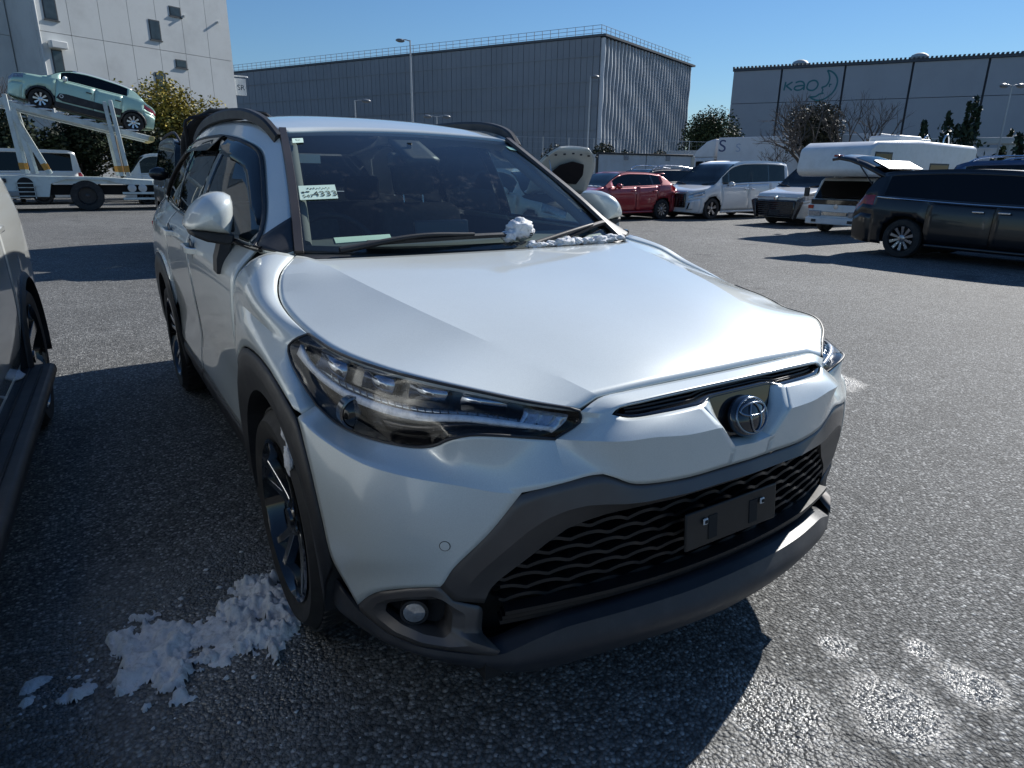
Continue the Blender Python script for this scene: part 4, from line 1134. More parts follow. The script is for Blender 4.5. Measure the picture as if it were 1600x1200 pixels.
def cheap_wheel(spokes=5, facec=(.45, .46, .48), darkc=(.03, .03, .033), rr=.66, name='alloy', fw=.10, nut=True):
    fm = simple('wheel_face_'+name, facec, .28, metal=.9, var=.08)
    dk = simple('wheel_dark_'+name, darkc, .4, metal=.5)
    cache = {}
    def f(parent, c, s, R):
        h = D.objects.new('wheel', None); COL.objects.link(h); h.parent = parent; h.location = c; h.rotation_euler = (0, 0, 0 if s > 0 else math.pi)
        if 'm' not in cache:
            w2 = fw; r = R*rr
            ty = lathe('tyre', [(r, -w2), (R-.02, -w2), (R, -w2+.03), (R, w2-.03), (R-.02, w2), (r+.01, w2), (r-.006, w2-.02)], M_RUBBER(), h, 36, closed=True)
            rm = lathe('rim', [(r, w2-.008), (r-.012, w2+.001), (r-.02, w2-.03), (r-.03, -w2+.02), (.02, -w2+.02)], dk, h, 32)
            sp = []
            for k in range(spokes):
                bm = bmesh.new()
                hw = .36*r*2*math.pi/spokes/2 if spokes > 6 else .05
                vs = [(w2-.012, -hw*1.1, r-.008), (w2-.012, hw*1.1, r-.008), (w2-.03, hw*.55, .05), (w2-.03, -hw*.55, .05)]
                A = [bm.verts.new(v) for v in vs]; B = [bm.verts.new((v[0]-.03, v[1], v[2])) for v in vs]
                bm.faces.new(A); bm.faces.new(B[::-1])
                for q in range(4): bm.faces.new((A[q], B[q], B[(q+1) % 4], A[(q+1) % 4]))
                bmesh.ops.rotate(bm, verts=bm.verts, cent=(0, 0, 0), matrix=Matrix.Rotation(2*math.pi*k/spokes, 3, 'X'))
                sp.append(bmobj('spoke', bm, fm, h))
            hb = lathe('hub_cap', [(.06, w2-.06), (.06, w2-.022), (.045, w2-.016), (.0, w2-.014)], fm if spokes else dk, h, 20)
            cache['m'] = [ty, rm]+sp+[hb]
        else:
            for q in cache['m']:
                c2 = q.copy(); COL.objects.link(c2); c2.parent = h
        return h
    return f
def lamp_mats(clear=(.35, .37, .40)):
    return {'headlight': simple('lamp_clear', clear, .08, metal=.6, var=.5, scale=18), 'tail_lamp': simple('lamp_red', (.30, .008, .012), .12, coat=1., var=.3, scale=16)}
def mirrors(root, W, y, z, mat, sc=1.):
    for s in (-1, 1):
        b = blob('door_mirror', (s*(W+.10*sc), y, z), (.12*sc, .07*sc, .085*sc), mat, root, .05, 1.2, 2)
        box('mirror_arm', (s*(W+.0), y+.01, z-.04*sc), (.10*sc, .04, .03), M_BLACKPL(), b)
        box('mirror_glass', (s*(W+.10*sc), y+.065*sc, z), (.17*sc, .012, .11*sc), simple('mirror_silver', (.8, .82, .84), .03, metal=1., var=.01), b)
def handles(root, W, ys, z, mat):
    for s in (-1, 1):
        for y in ys: box('door_handle', (s*(W+.012), y, z), (.03, .17, .03), mat, root, .008)
def wiper(root, x0, y, z, ln, ang):
    tube('wiper', [Vector((x0, y, z)), Vector((x0+ln*math.cos(ang), y+ln*math.sin(ang)*.8, z+ln*math.sin(ang)*.6))], .012, M_BLACKPL(), root, 6)

def red_hatch():
    r = empty('hatchback_car', 'red hatchback with snow at the foot of its windshield', 'car', (10.95, 15.75, 0), rad(90))
    r.rotation_euler = (0, 0, rad(-90))
    m = paint('red_paint', (.36, .012, .022), .25, .35)
    S = dict(L=4.28, W=1.76, H=1.46, fo=.90, wb=2.60, R=.315, ws=(1.05, 1.85), rw=(3.55, 4.02),
             top=[(0, .70), (.15, .80), (.5, .90), (1.05, 1.0), (1.45, 1.22), (1.85, 1.39), (2.3, 1.455), (2.9, 1.45), (3.55, 1.37), (4.02, 1.05), (4.2, .98), (4.28, .90)],
             belt=[(0, .95), (1.05, .97), (2.5, 1.0), (3.4, 1.04), (4.28, 1.08)], plan=[(0, .74), (.12, .88), (.4, .965), (.9, 1.), (3.4, 1.), (4.0, .95), (4.28, .83)],
             win=[(1.45, 2.35), (2.42, 3.05), (3.12, 3.42)], doors=[1.28, 2.38, 3.28], wr=.66,
             lamps=[('headlight', .02, .55, 2.7, 4), ('tail_lamp', 3.92, 4.28, 3.0, 4.0)], lampm=lamp_mats())
    vehicle(r, S, m, wheel=cheap_wheel(10, (.40, .41, .43), name='ten'))
    mirrors(r, .86, 1.55, 1.02, m); handles(r, .885, (2.22, 3.12), .88, m)
    box('rear_spoiler', (0, 3.68, 1.40), (1.10, .26, .03), m, r, .012)
    sn = snow_mat()
    for k in range(7): blob('cowl_snow', (-.55+.19*k, 1.06+.03*(k % 2), .995), (.13, .06, .035), sn, r, .4, 3, 2, k)
    box('upper_grille', (0, -.045, .66), (.9, .03, .05), M_GLOSSBLK(), r, .01); box('lower_grille', (0, -.035, .38), (1.1, .03, .14), M_GLOSSBLK(), r, .01)
    return r
def snow_mat():
    if 'snow' in MATS: return MATS['snow']
    m, nt, p = nmat('snow'); v = texco(nt)
    n = noise_tex(nt, v, 18, 6, .7); r = ramp(nt, n.outputs[0], [(.3, (.62, .64, .67)), (.62, (.82, .83, .85))]); n3 = noise_tex(nt, v, 42, 6, .75); r3 = ramp(nt, n3.outputs[0], [(.50, 0.), (.72, .75)]); lk(nt, mixc(nt, r3.outputs[0], r.outputs[0], (.30, .30, .31)), p.inputs['Base Color'])
    setp(p, rough=.75); p.inputs['Subsurface Weight'].default_value = .25; p.inputs['Subsurface Radius'].default_value = (.02, .025, .03)
    n2 = noise_tex(nt, v, 110, 4, .7); bump(nt, p, n2.outputs[0], .5, .01)
    MATS['snow'] = m; return m
def minivan(name, label, loc, S_over, m, grille):
    r = empty(name, label, 'car', loc, rad(-90)); r.scale = (1, 1, .96)
    S = dict(L=4.95, W=1.85, H=1.93, fo=.93, wb=3.0, R=.35, ws=(.95, 1.95), rw=(4.70, 4.88),
             top=[(0, .86), (.12, .95), (.45, 1.02), (.95, 1.12), (1.4, 1.45), (1.95, 1.80), (2.5, 1.91), (3.4, 1.935), (4.4, 1.91), (4.70, 1.83), (4.88, 1.15), (4.95, 1.05)],
             belt=[(0, 1.05), (.95, 1.09), (2.5, 1.15), (4.95, 1.22)], plan=[(0, .80), (.1, .90), (.35, .975), (.9, 1.), (4.3, 1.), (4.75, .975), (4.95, .90)],
             win=[(1.35, 1.62), (1.70, 2.62), (2.70, 3.65), (3.73, 4.55)], doors=[1.35, 2.66, 3.70], wr=.80,
             lamps=[('headlight', .02, .55, 2.6, 3.6), ('tail_lamp', 4.75, 4.95, 3.0, 5.0)], lampm=lamp_mats())
    S.update(S_over)
    vehicle(r, S, m, wheel=cheap_wheel(5 if grille != 'slats' else 10, (.30, .30, .32), name='mv'+grille))
    W = S['W']/2
    mirrors(r, W-.02, 1.62, 1.15, m); handles(r, W+.005, (2.50, 2.82), 1.0, M_CHROME())
    zt = sinterp(S['top'], .05)
    if grille == 'blocks':
        g = box('front_grille', (0, -.055, .62), (1.30, .06, .46), M_GLOSSBLK(), r, .04)
        for j in range(7):
            for i in range(9):
                w = .105
                box('grille_block', (-.54+.135*i, -.095, .82-.066*j), (w, .02, .028), simple('dark_chrome_blocks', (.20, .17, .18), .18, metal=1.), g, .006)
        for s in (-1, 1):
            prism('bumper_fin', [(s*.66, .30), (s*.86, .34), (s*.90, .62), (s*.72, .58)], 'y', -.05, .10, m, r, .03)
            prism('fog_slot', [(s*.72, .34), (s*.78, .36), (s*.85, .56), (s*.80, .54)], 'y', -.075, .0, M_GLOSSBLK(), r, .01)
        box('hood_chrome', (0, -.03, .885), (1.4, .03, .03), M_CHROME(), r, .01)
    else:
        g = box('front_grille', (0, -.05, .50), (1.28, .08, .50), M_GLOSSBLK(), r, .05)
        for j in range(8): box('grille_slat', (0, -.095, .70-.058*j), (1.20-.02*j, .03, .02), simple('slat_grey', (.10, .10, .11), .25, metal=.8), g, .006)
        for s in (-1, 1): prism('grille_side_blade', [(s*.60, .22), (s*.66, .20), (s*.84, .72), (s*.70, .78)], 'y', -.11, .02, simple('slat_grey', (.10, .10, .11), .25, metal=.8), r, .015)
        box('number_plate_base', (0, -.10, .36), (.34, .02, .17), M_BLACKPL(), r, .01)
        box('light_bar', (0, -.03, .83), (1.4, .05, .025), M_CHROME(), r, .008)
        ba = lathe('badge', [(.06, .0), (.06, -.02), (.0, -.025)], M_CHROME(), r, 20, axis='y', c=(0, -.09, .80))
    for s in (-1, 1): wiper(r, s*.35, .96, 1.135, .5, .25 if s > 0 else 2.9)
    return r
def camper():
    r = empty('camper_truck', 'white camper truck with over-cab bunk, cab facing the yard', 'camper', (14.5, 9.0, 0), rad(-90)); r.scale = (.88, .88, .84)
    m = simple('camper_white', (.74, .75, .75), .4, coat=.3, var=.06, scale=2, dirt=((.35, .33, .3), 3, .3))
    gm = glass('camper_dark_glass', (.03, .035, .04), 0, 1.5)
    W = .85
    # cab: side profile
    cab = [(.0, .40), (-.03, .56), (.0, .88), (.10, .96), (.42, 1.52), (.56, 1.60), (1.55, 1.62), (1.55, .45), (1.18, .45), (1.10, .62), (.92, .72), (.62, .72), (.46, .62), (.38, .40)]
    prism('cab', cab, 'x', -W, W, m, r, .05)
    pyobj('windshield', [(-W*.9, .100, 1.0), (W*.9, .100, 1.0), (W*.86, .392, 1.51), (-W*.86, .392, 1.51)], [(0, 1, 2, 3)], gm, r)
    prism('dash_panel', [(-.78, .83), (.78, .83), (.80, .985), (-.80, .985)], 'y', -.012, .10, M_GLOSSBLK(), r, .02)
    for s in (-1, 1):
        x = s*(W+.004)
        pyobj('side_window', [(x, .40, 1.0), (x, 1.30, 1.0), (x, 1.30, 1.48), (x, .62, 1.48)], [(0, 1, 2, 3)], gm, r)
        box('door_handle', (s*(W+.015), 1.25, .90), (.02, .13, .03), M_BLACKPL(), r, .005)
        box('headlight', (s*.60, -.035, .58), (.38, .05, .15), lamp_mats()['headlight'], r, .015)
        box('turn_lamp', (s*.76, -.02, .76), (.16, .05, .10), simple('amber_red_lamp', (.42, .03, .012), .15), r, .01)
        box('fog_slot', (s*.55, -.14, .37), (.14, .02, .08), M_BLACKPL(), r, .005)
        b = box('door_mirror', (s*(W+.20), .12, 1.18), (.16, .06, .26), M_BLACKPL(), r, .02)
        cyl_between('mirror_arm', (s*(W+.14), .14, 1.30), (s*(W-.02), .34, 1.35), .012, M_BLACKPL(), b)
        tube('wiper', [Vector((s*.1, .075, 1.005)), Vector((s*.55, .13, 1.08))], .01, M_BLACKPL(), r, 6)
    box('front_grille', (0, -.03, .58), (.78, .04, .10), M_BLACKPL(), r, .01)
    for k in range(3): box('grille_slat', (0, -.055, .55+.03*k), (.76, .012, .012), M_CHROME(), r)
    box('front_bumper', (0, -.04, .37), (1.66, .18, .20), m, r, .03)
    lathe('badge', [(.07, 0), (.07, -.012), (.05, -.014), (.0, -.014)], simple('badge_grey', (.4, .4, .42), .3, metal=.8), r, 20, axis='y', c=(0, -.01, .78))
    # living box with bunk
    bunk = [(-.45, 1.63), (-.62, 1.78), (-.52, 2.38), (-.20, 2.56), (2.0, 2.64), (5.1, 2.58), (5.2, 2.46), (5.2, .55), (1.60, .55), (1.60, 1.63)]
    prism('living_box', bunk, 'x', -1.02, 1.02, m, r, .08)
    for s in (-1, 1):
        w = box('side_window', (s*1.022, .15, 2.10), (.012, .75, .30), gm, r, .004)
        box('window_frame', (s*1.020, .15, 2.10), (.010, .83, .38), M_BLACKPL(), w, .002)
        w = box('side_window', (s*1.022, 3.1, 1.75), (.012, 1.0, .5), gm, r, .004)
        box('window_frame', (s*1.020, 3.1, 1.75), (.010, 1.08, .58), M_BLACKPL(), w, .002)
        box('locker_hatch', (s*1.022, 2.2, .85), (.014, .8, .4), m, r, .01)
    box('roof_unit', (0, 2.4, 2.72), (.9, 1.2, .20), m, r, .05); box('roof_hatch', (.1, 3.35, 2.70), (.6, .55, .12), m, r, .03)
    for x in (-.5, .1):
        tube('ladder_hoop', cr([(x, 4.95, 2.55), (x, 4.95, 2.85), (x, 5.1, 2.98), (x, 5.25, 2.85), (x, 5.25, .9)], 20), .022, M_CHROME(), r, 8)
    f = cheap_wheel(0, (.5, .5, .52), name='steel')
    for yc in (.77, 3.6):
        for s in (-1, 1): f(r, (s*.74, yc, .33), s, .33)
    box('chassis', (0, 2.7, .46), (.8, 4.6, .2), M_VOID(), r)
    return r
def black_van():
    r = empty('estate_van', 'black low estate van with its tailgate raised, casting a long shadow', 'car', (11.75, 1.55, 0), 0)
    m = paint('black_paint', (.004, .0045, .007), .0, .3, coat=.55, dust=.0)
    S = dict(L=4.84, W=1.84, H=1.69, fo=.95, wb=2.90, R=.335, ws=(.95, 1.85), rw=(4.45, 4.78),
             top=[(0, .72), (.12, .82), (.5, .92), (.95, 1.03), (1.4, 1.32), (1.85, 1.56), (2.4, 1.66), (3.2, 1.69), (4.1, 1.655), (4.45, 1.60), (4.78, 1.05), (4.84, .98)],
             belt=[(0, .98), (.95, 1.0), (2.5, 1.03), (4.0, 1.10), (4.84, 1.16)], plan=[(0, .76), (.12, .88), (.4, .965), (.9, 1.), (4.2, 1.), (4.65, .96), (4.84, .88)],
             win=[(1.45, 1.66), (1.72, 2.45), (2.52, 3.45), (3.55, 4.30)], doors=[1.35, 2.48, 3.50], wr=.72,
             lamps=[('headlight', .02, .55, 2.6, 3.5), ('tail_lamp', 4.50, 4.84, 3.2, 4.1)], lampm=lamp_mats(), partm={'rear_window': M_VOID(), 'rear_face': M_VOID()})
    low = lambda z: .40+(z-.40)*.86
    S['top'] = [(y, low(z)) for y, z in S['top']]; S['belt'] = [(y, low(z)) for y, z in S['belt']]; S['H'] = low(S['H'])
    vehicle(r, S, m, glass('van_dark_glass', (.03, .035, .04), 0, 1.5), cheap_wheel(10, (.34, .34, .36), name='van'))
    for s in (-1, 1):
        path = [Vector((s*(.925*sinterp(S['plan'], y)*.952+.004), y, sinterp(S['belt'], y)+.0)) for y in [1.40+3.0*i/20 for i in range(21)]]
        tube('chrome_strip', path, .012, M_CHROME(), r, 6)
    mirrors(r, .90, 1.58, .95, m); handles(r, .925, (2.33, 2.70), .84, M_CHROME())
    # raised tailgate: curved lid hinged at the roof edge
    pts = [(4.42, 1.44), (4.62, 1.54), (4.88, 1.65), (5.16, 1.74), (5.42, 1.78), (5.60, 1.76)]
    G = []
    for (y, z) in pts:
        k = 1-.16*((y-4.42)/1.06)**2
        G.append([Vector((x*k, y, z-.06*(abs(x)/.68)**3)) for x in (-.70, -.55, -.3, 0, .3, .55, .70)])
    tg = panel('tailgate', [G], m, r, .05, 0, 50, outref=Vector((0, 5, 0)))
    gl = [[p+Vector((0, .0, .006)) for p in row[1:-1]] for row in G[1:4]]
    panel('tailgate_window', [gl], glass('van_dark_glass', (.03, .035, .04), 0, 1.5), tg, 0, 0, outref=Vector((0, 5, 0)))
    box('spoiler', (0, 4.60, 1.575), (1.20, .34, .03), m, tg, .01, Matrix.Rotation(rad(26), 3, 'X'))
    for s in (-1, 1):
        cyl_between('gas_strut', (s*.66, 4.50, 1.05), (s*.62, 5.06, 1.66), .012, M_BLACKPL(), tg)
        box('tailgate_lamp', (s*.48, 5.50, 1.745), (.30, .06, .04), lamp_mats()['tail_lamp'], tg, .01)
    for s in (-1, 1): cyl_between('exhaust_tip', (s*.55, 4.70, .26), (s*.55, 4.88, .26), .04, M_CHROME(), r)
    return r
def blue_wagon():
    r = empty('wagon_car', 'dark blue tall wagon showing its roof behind the black van', 'car', (14.9, 1.9, 0), 0)
    m = paint('blue_paint', (.02, .06, .16), .4, .3)
    S = dict(L=4.7, W=1.8, H=1.72, fo=.9, wb=2.8, R=.33, ws=(.95, 1.8), rw=(4.4, 4.65),
             top=[(0, .78), (.12, .9), (.5, .98), (.95, 1.08), (1.8, 1.6), (2.4, 1.69), (3.2, 1.715), (4.1, 1.70), (4.4, 1.62), (4.65, 1.05), (4.7, 1.0)],
             belt=[(0, 1.0), (.95, 1.03), (4.7, 1.12)], plan=[(0, .78), (.12, .88), (.4, .965), (.9, 1.), (4.2, 1.), (4.6, .96), (4.7, .9)],
             win=[(1.5, 2.45), (2.52, 3.4), (3.5, 4.2)], doors=[1.35, 2.48, 3.45], wr=.74,
             lamps=[('headlight', .02, .5, 2.6, 3.5), ('tail_lamp', 4.45, 4.7, 3.2, 4.6)], lampm=lamp_mats())
    vehicle(r, S, m, wheel=cheap_wheel(5, name='bw'), lod=.7)
    for s in (-1, 1): tube('roof_rail', cr([(s*.60, 1.9, 1.62), (s*.62, 2.1, 1.75), (s*.63, 3.0, 1.78), (s*.62, 4.0, 1.76), (s*.60, 4.2, 1.68)], 20), .02, M_CHROME(), r, 6)
    return r
def hood_lid(r, pts_out, hinge, ang, mat, inner_m, w, ln, hole=True, name='open_hood'):
    """a raised bonnet lid: hinge (y,z) local, ang = lift from horizontal, lid runs towards the nose."""
    y0, z0 = hinge
    def P(x, t, h=0):
        d = Vector((0, -math.cos(ang), math.sin(ang))); nn = Vector((0, math.sin(ang), math.cos(ang)))
        return Vector((x, y0, z0))+d*(ln*t)+nn*h
    N = 16; M = 10
    def hw(t): return w*(1-.06*t-.45*max(0, t-.55)**2*5)
    G = [[P(hw(j/M)*(-1+2*i/N), j/M, .05*(1-(-1+2*i/N)**2)+.03*math.sin(math.pi*j/M)) for i in range(N+1)] for j in range(M+1)]
    lid = panel(name, [G], mat, r, .012, 0, 50, outref=Vector((0, y0-2.5, z0-1.5)))
    inn = [[P(hw(j/M)*(-1+2*i/N)*.985, j/M*.985+.006, .05*(1-(-1+2*i/N)**2)+.03*math.sin(math.pi*j/M)-.03-.02*math.sin(math.pi*j/M)) for i in range(N+1)] for j in range(M+1)]
    panel('hood_inner_frame', [inn], inner_m, lid, .01, 0, 50, outref=Vector((0, y0+3, z0+1)))
    return lid, P, hw
def hood_up_sedan():
    r = empty('hood_up_sedan', 'white sedan with raised hood seen behind the windshield pillar', 'car', (6.95, 9.15, 0), 0)
    m = paint('cream_white_paint', (.66, .67, .62), .1, .35)
    S = dict(L=4.5, W=1.74, H=1.46, fo=.9, wb=2.65, R=.31, ws=(1.25, 2.0), rw=(3.5, 4.0),
             top=[(0, .70), (.15, .78), (.5, .85), (1.2, .93), (1.25, .96), (1.6, 1.22), (2.0, 1.39), (2.5, 1.455), (3.0, 1.44), (3.5, 1.35), (4.0, 1.06), (4.4, 1.0), (4.5, .92)],
             belt=[(0, .92), (1.2, .95), (2.5, .97), (4.5, 1.06)], plan=[(0, .76), (.12, .88), (.4, .965), (.9, 1.), (3.8, 1.), (4.3, .94), (4.5, .84)],
             win=[(1.6, 2.4), (2.48, 3.3)], doors=[1.4, 2.44, 3.35], wr=.66,
             lamps=[('headlight', .02, .5, 2.6, 3.8), ('tail_lamp', 4.2, 4.5, 3.2, 4.0)], lampm=lamp_mats(), partm={'hood': M_VOID()})
    vehicle(r, S, m, glass('vehicle_glass', (.10, .12, .12), 0, 1.5), cheap_wheel(5, name='sd'))
    mirrors(r, .85, 1.72, 1.0, m)
    lid, P, hw = hood_lid(r, None, (1.22, .97), rad(58), m, m, .74, 1.02)
    # dark insulation shape and fixings on the underside
    pts = [(-.28, .30), (.36, .24), (.44, .45), (.36, .68), (.05, .74), (-.22, .66), (-.36, .5)]
    ins = poly([P(x, t, -.060+.035*0) for x, t in pts+pts[:1]], 40)
    pyobj('insulation_pad', [p for p in ins[:-1]]+[p+Vector((0, .01, .006)) for p in ins[:-1]], [tuple(range(40))]+[(i, (i+1) % 40, 40+(i+1) % 40, 40+i) for i in range(40)], simple('insulation_black', (.012, .008, .01), .9), lid)
    for k in range(7):
        a = -.6+.2*k
        box('hood_fixing', P(a, .90-.10*abs(a), -.045), (.045, .03, .03), M_BLACKPL(), lid, .006)
    cyl_between('hood_prop', (-.6, .35, .80), P(-.5, .75, -.03), .007, M_CHROME(), lid)
    sn = snow_mat()
    for k in range(6): blob('cowl_snow', (-.6+.22*k, 1.28, 1.0), (.14, .07, .045), sn, r, .4, 3, 2, k+20)
    return r
def black_suv():
    r = empty('hood_up_suv', 'black tall SUV with raised hood parked behind the white crossover', 'car', (.86, 9.1, 0), 0)
    m = paint('black_paint', (.004, .0045, .007), .0, .3, coat=.55, dust=.0)
    S = dict(L=4.7, W=1.87, H=1.84, fo=.88, wb=2.74, R=.38, ws=(1.3, 1.95), rw=(4.45, 4.65), z0=.32,
             top=[(0, .95), (.1, 1.05), (.5, 1.12), (1.25, 1.17), (1.3, 1.20), (1.6, 1.48), (1.95, 1.73), (2.4, 1.82), (3.2, 1.84), (4.2, 1.81), (4.45, 1.74), (4.65, 1.15), (4.7, 1.05)],
             belt=[(0, 1.15), (1.3, 1.18), (4.7, 1.24)], plan=[(0, .82), (.1, .9), (.35, .975), (.9, 1.), (4.2, 1.), (4.6, .96), (4.7, .92)],
             win=[(1.62, 2.45), (2.52, 3.35), (3.45, 4.25)], doors=[1.45, 2.48, 3.40], wr=.78,
             lamps=[('headlight', .0, .45, 2.7, 4.), ('tail_lamp', 4.45, 4.7, 2.6, 4.2)], lampm=lamp_mats(), partm={'hood': M_VOID()})
    vehicle(r, S, m, wheel=cheap_wheel(6, name='suv'))
    mirrors(r, .92, 1.75, 1.27, m, 1.2)
    handles(r, .945, (2.30, 3.22), 1.06, M_CHROME())
    lid, P, hw = hood_lid(r, None, (1.25, 1.17), rad(62), m, simple('lid_underside_black', (.01, .01, .012), .6), .80, 1.12)
    box('warning_label', P(-.25, .80, -.07), (.16, .006, .05), simple('paper_white', (.75, .75, .72), .6), lid, 0, Matrix.Rotation(rad(-28), 3, 'X'))
    for s in (-1, 1):
        fr = [P(s*.70, t, -.05) for t in (.05, .3, .6, .85)]+[P(s*.45, .93, -.05), P(0, .96, -.05)]
        tube('lid_rib', cr(fr, 20), .025, simple('lid_underside_black', (.01, .01, .012), .6), lid, 6)
    box('front_grille', (0, -.05, .80), (1.1, .06, .32), M_CHROME(), r, .03)
    for s in (-1, 1): tube('roof_rail', cr([(s*.66, 1.95, 1.74), (s*.68, 2.2, 1.87), (s*.68, 3.2, 1.90), (s*.68, 4.1, 1.86)], 20), .02, M_BLACKPL(), r, 6)
    return r
def left_suv():
    r = empty('running_board_suv', 'silver beige SUV with black running board, cut by the picture edge', 'car', (-2.69, -.55, 0), rad(-2.5))
    m = paint('beige_silver_paint', (.58, .60, .58), .25, .34)
    S = dict(L=4.85, W=1.90, H=1.86, fo=.82, wb=3.08, R=.375, ws=(1.25, 2.0), rw=(4.55, 4.78), z0=.36,
             top=[(0, .98), (.1, 1.06), (.5, 1.13), (1.25, 1.2), (1.6, 1.48), (2.0, 1.75), (2.5, 1.84), (3.3, 1.86), (4.3, 1.82), (4.55, 1.74), (4.78, 1.18), (4.85, 1.05)],
             belt=[(0, 1.16), (1.25, 1.2), (4.85, 1.27)], plan=[(0, .82), (.1, .9), (.35, .975), (.9, 1.), (4.3, 1.0), (4.65, .95), (4.85, .86)],
             win=[(1.6, 2.5), (2.57, 3.45), (3.55, 4.35)], doors=[1.5, 2.53, 3.50], wr=.72,
             lamps=[('headlight', .0, .5, 2.7, 4.), ('tail_lamp', 4.6, 4.85, 2.8, 4.2)], lampm=lamp_mats())
    def w(parent, c, s, R): return build_wheel(parent, c, s, R=R, rr=R-.10, w=.235, spokes=6, twin=False)
    vehicle(r, S, m, wheel=w, lod=2.2)
    for s in (-1, 1):
        sb = box('running_board', (s*.92, 2.40, .39), (.26, 2.30, .06), M_BLACKPL(), r, .02)
        for k in range(4): box('tread_strip', (s*(.85+.05*k), 2.40, .423), (.010, 2.1, .008), M_RUBBER(), sb, .002)
        for yc in (S['fo'], S['fo']+S['wb']):
            pts = [Vector((s*(.945), yc+(S['R']+.075)*math.cos(a), S['R']+(S['R']+.075)*math.sin(a))) for a in [rad(-8)+rad(196)*k/28 for k in range(29)]]
            pts2 = [Vector((s*(.965), yc+(S['R']+.045)*math.cos(a), S['R']+(S['R']+.045)*math.sin(a))) for a in [rad(-8)+rad(196)*k/28 for k in range(29)]]
            pts3 = [p+Vector((-s*.16, 0, 0)) for p in pts2]
            panel('arch_flare', [ruled(pts, pts2, 2), ruled(pts2, pts3, 2)], M_BLACKPL(), r, .004, 0, 50, outref=Vector((r.location.x*0, yc, .3)))
    sn = snow_mat()
    blob('board_snow', (.92, 3.30, .43), (.03, .07, .015), sn, r, .5, 3, 2, 4); blob('board_snow', (.90, 2.95, .43), (.02, .05, .012), sn, r, .5, 3, 2, 5)
    handles(r, .955, (2.35, 3.3), 1.08, m)
    for s in (-1, 1):
        b = blob('door_mirror', (s*.95, 1.62, 1.30), (.06, .14, .09), m, r, .05, 1.2, 2)
        box('mirror_arm', (s*.93, 1.55, 1.24), (.05, .10, .04), M_BLACKPL(), b)
    return r
# ------------------------------------------------------------------ car carrier, vans, background
def mint_hatch():
    r = empty('hatchback_car', 'mint green hatchback with white roof up on the sloping carrier deck', 'car', (-2.69, 26.70, 3.27))
    r.rotation_euler = (rad(-12.9), 0, rad(-90))
    m = paint('mint_paint', (.42, .62, .52), .15, .35); wt = paint('white_roof_paint', (.75, .77, .77), .05, .35)
    S = dict(L=3.99, W=1.75, H=1.49, fo=.83, wb=2.54, R=.315, ws=(.95, 1.6), rw=(3.25, 3.72),
             top=[(0, .78), (.12, .92), (.5, 1.0), (.95, 1.06), (1.25, 1.28), (1.6, 1.43), (2.1, 1.485), (2.8, 1.45), (3.25, 1.37), (3.72, 1.02), (3.9, .95), (3.99, .85)],
             belt=[(0, 1.02), (.95, 1.03), (2.5, 1.04), (3.99, 1.10)], plan=[(0, .76), (.1, .88), (.35, .965), (.8, 1.), (3.2, 1.), (3.75, .95), (3.99, .84)],
             win=[(1.3, 2.2), (2.27, 3.12)], doors=[1.2, 2.23, 3.0], wr=.68,
             lamps=[('headlight', .0, .4, 2.9, 3.9), ('tail_lamp', 3.66, 3.95, 2.7, 3.6)], lampm=lamp_mats((.12, .13, .14)), partm={'roof': wt})
    vehicle(r, S, m, glass('van_dark_glass', (.03, .035, .04), 0, 1.5), cheap_wheel(8, (.72, .73, .74), name='mint'))
    for s in (-1, 1):
        bm = bmesh.new(); prism_bm(bm, [(1.22, .47), (1.30, .62), (1.50, .65), (3.02, .62), (2.98, .42), (1.4, .40)], 'x', s*.868, s*.886)
        pd = bmobj('side_bump_pad', bm, M_BLACKPL(), r, bevel=.008)
        lathe('pad_ring', [(.055, s*.887), (.055, s*.893), (.035, s*.893), (.035, s*.887)], simple('ring_white', (.7, .72, .7), .4), pd, 20, closed=True, c=(0, 1.36, .55))
        for yc in (.83, 3.37):
            a0 = [Vector((s*.885, yc+.385*math.cos(a), .315+.385*math.sin(a))) for a in [math.pi*k/20 for k in range(21)]]
            a1 = [Vector((s*.897, yc+.335*math.cos(a), .315+.335*math.sin(a))) for a in [math.pi*k/20 for k in range(21)]]
            a2 = [p+Vector((-s*.1, 0, 0)) for p in a1]
            panel('arch_trim', [ruled(a0, a1, 2), ruled(a1, a2, 1)], M_BLACKPL(), r, .004, 0, 50, outref=Vector((0, yc, .3)))
        pyobj('sill_trim', [(s*.872, 1.2, .20), (s*.872, 3.0, .20), (s*.878, 3.0, .36), (s*.878, 1.2, .36)], [(0, 1, 2, 3)], M_BLACKPL(), r)
    mirrors(r, .86, 1.42, 1.08, wt); handles(r, .883, (2.08, 2.88), .86, M_BLACKPL())
    return r
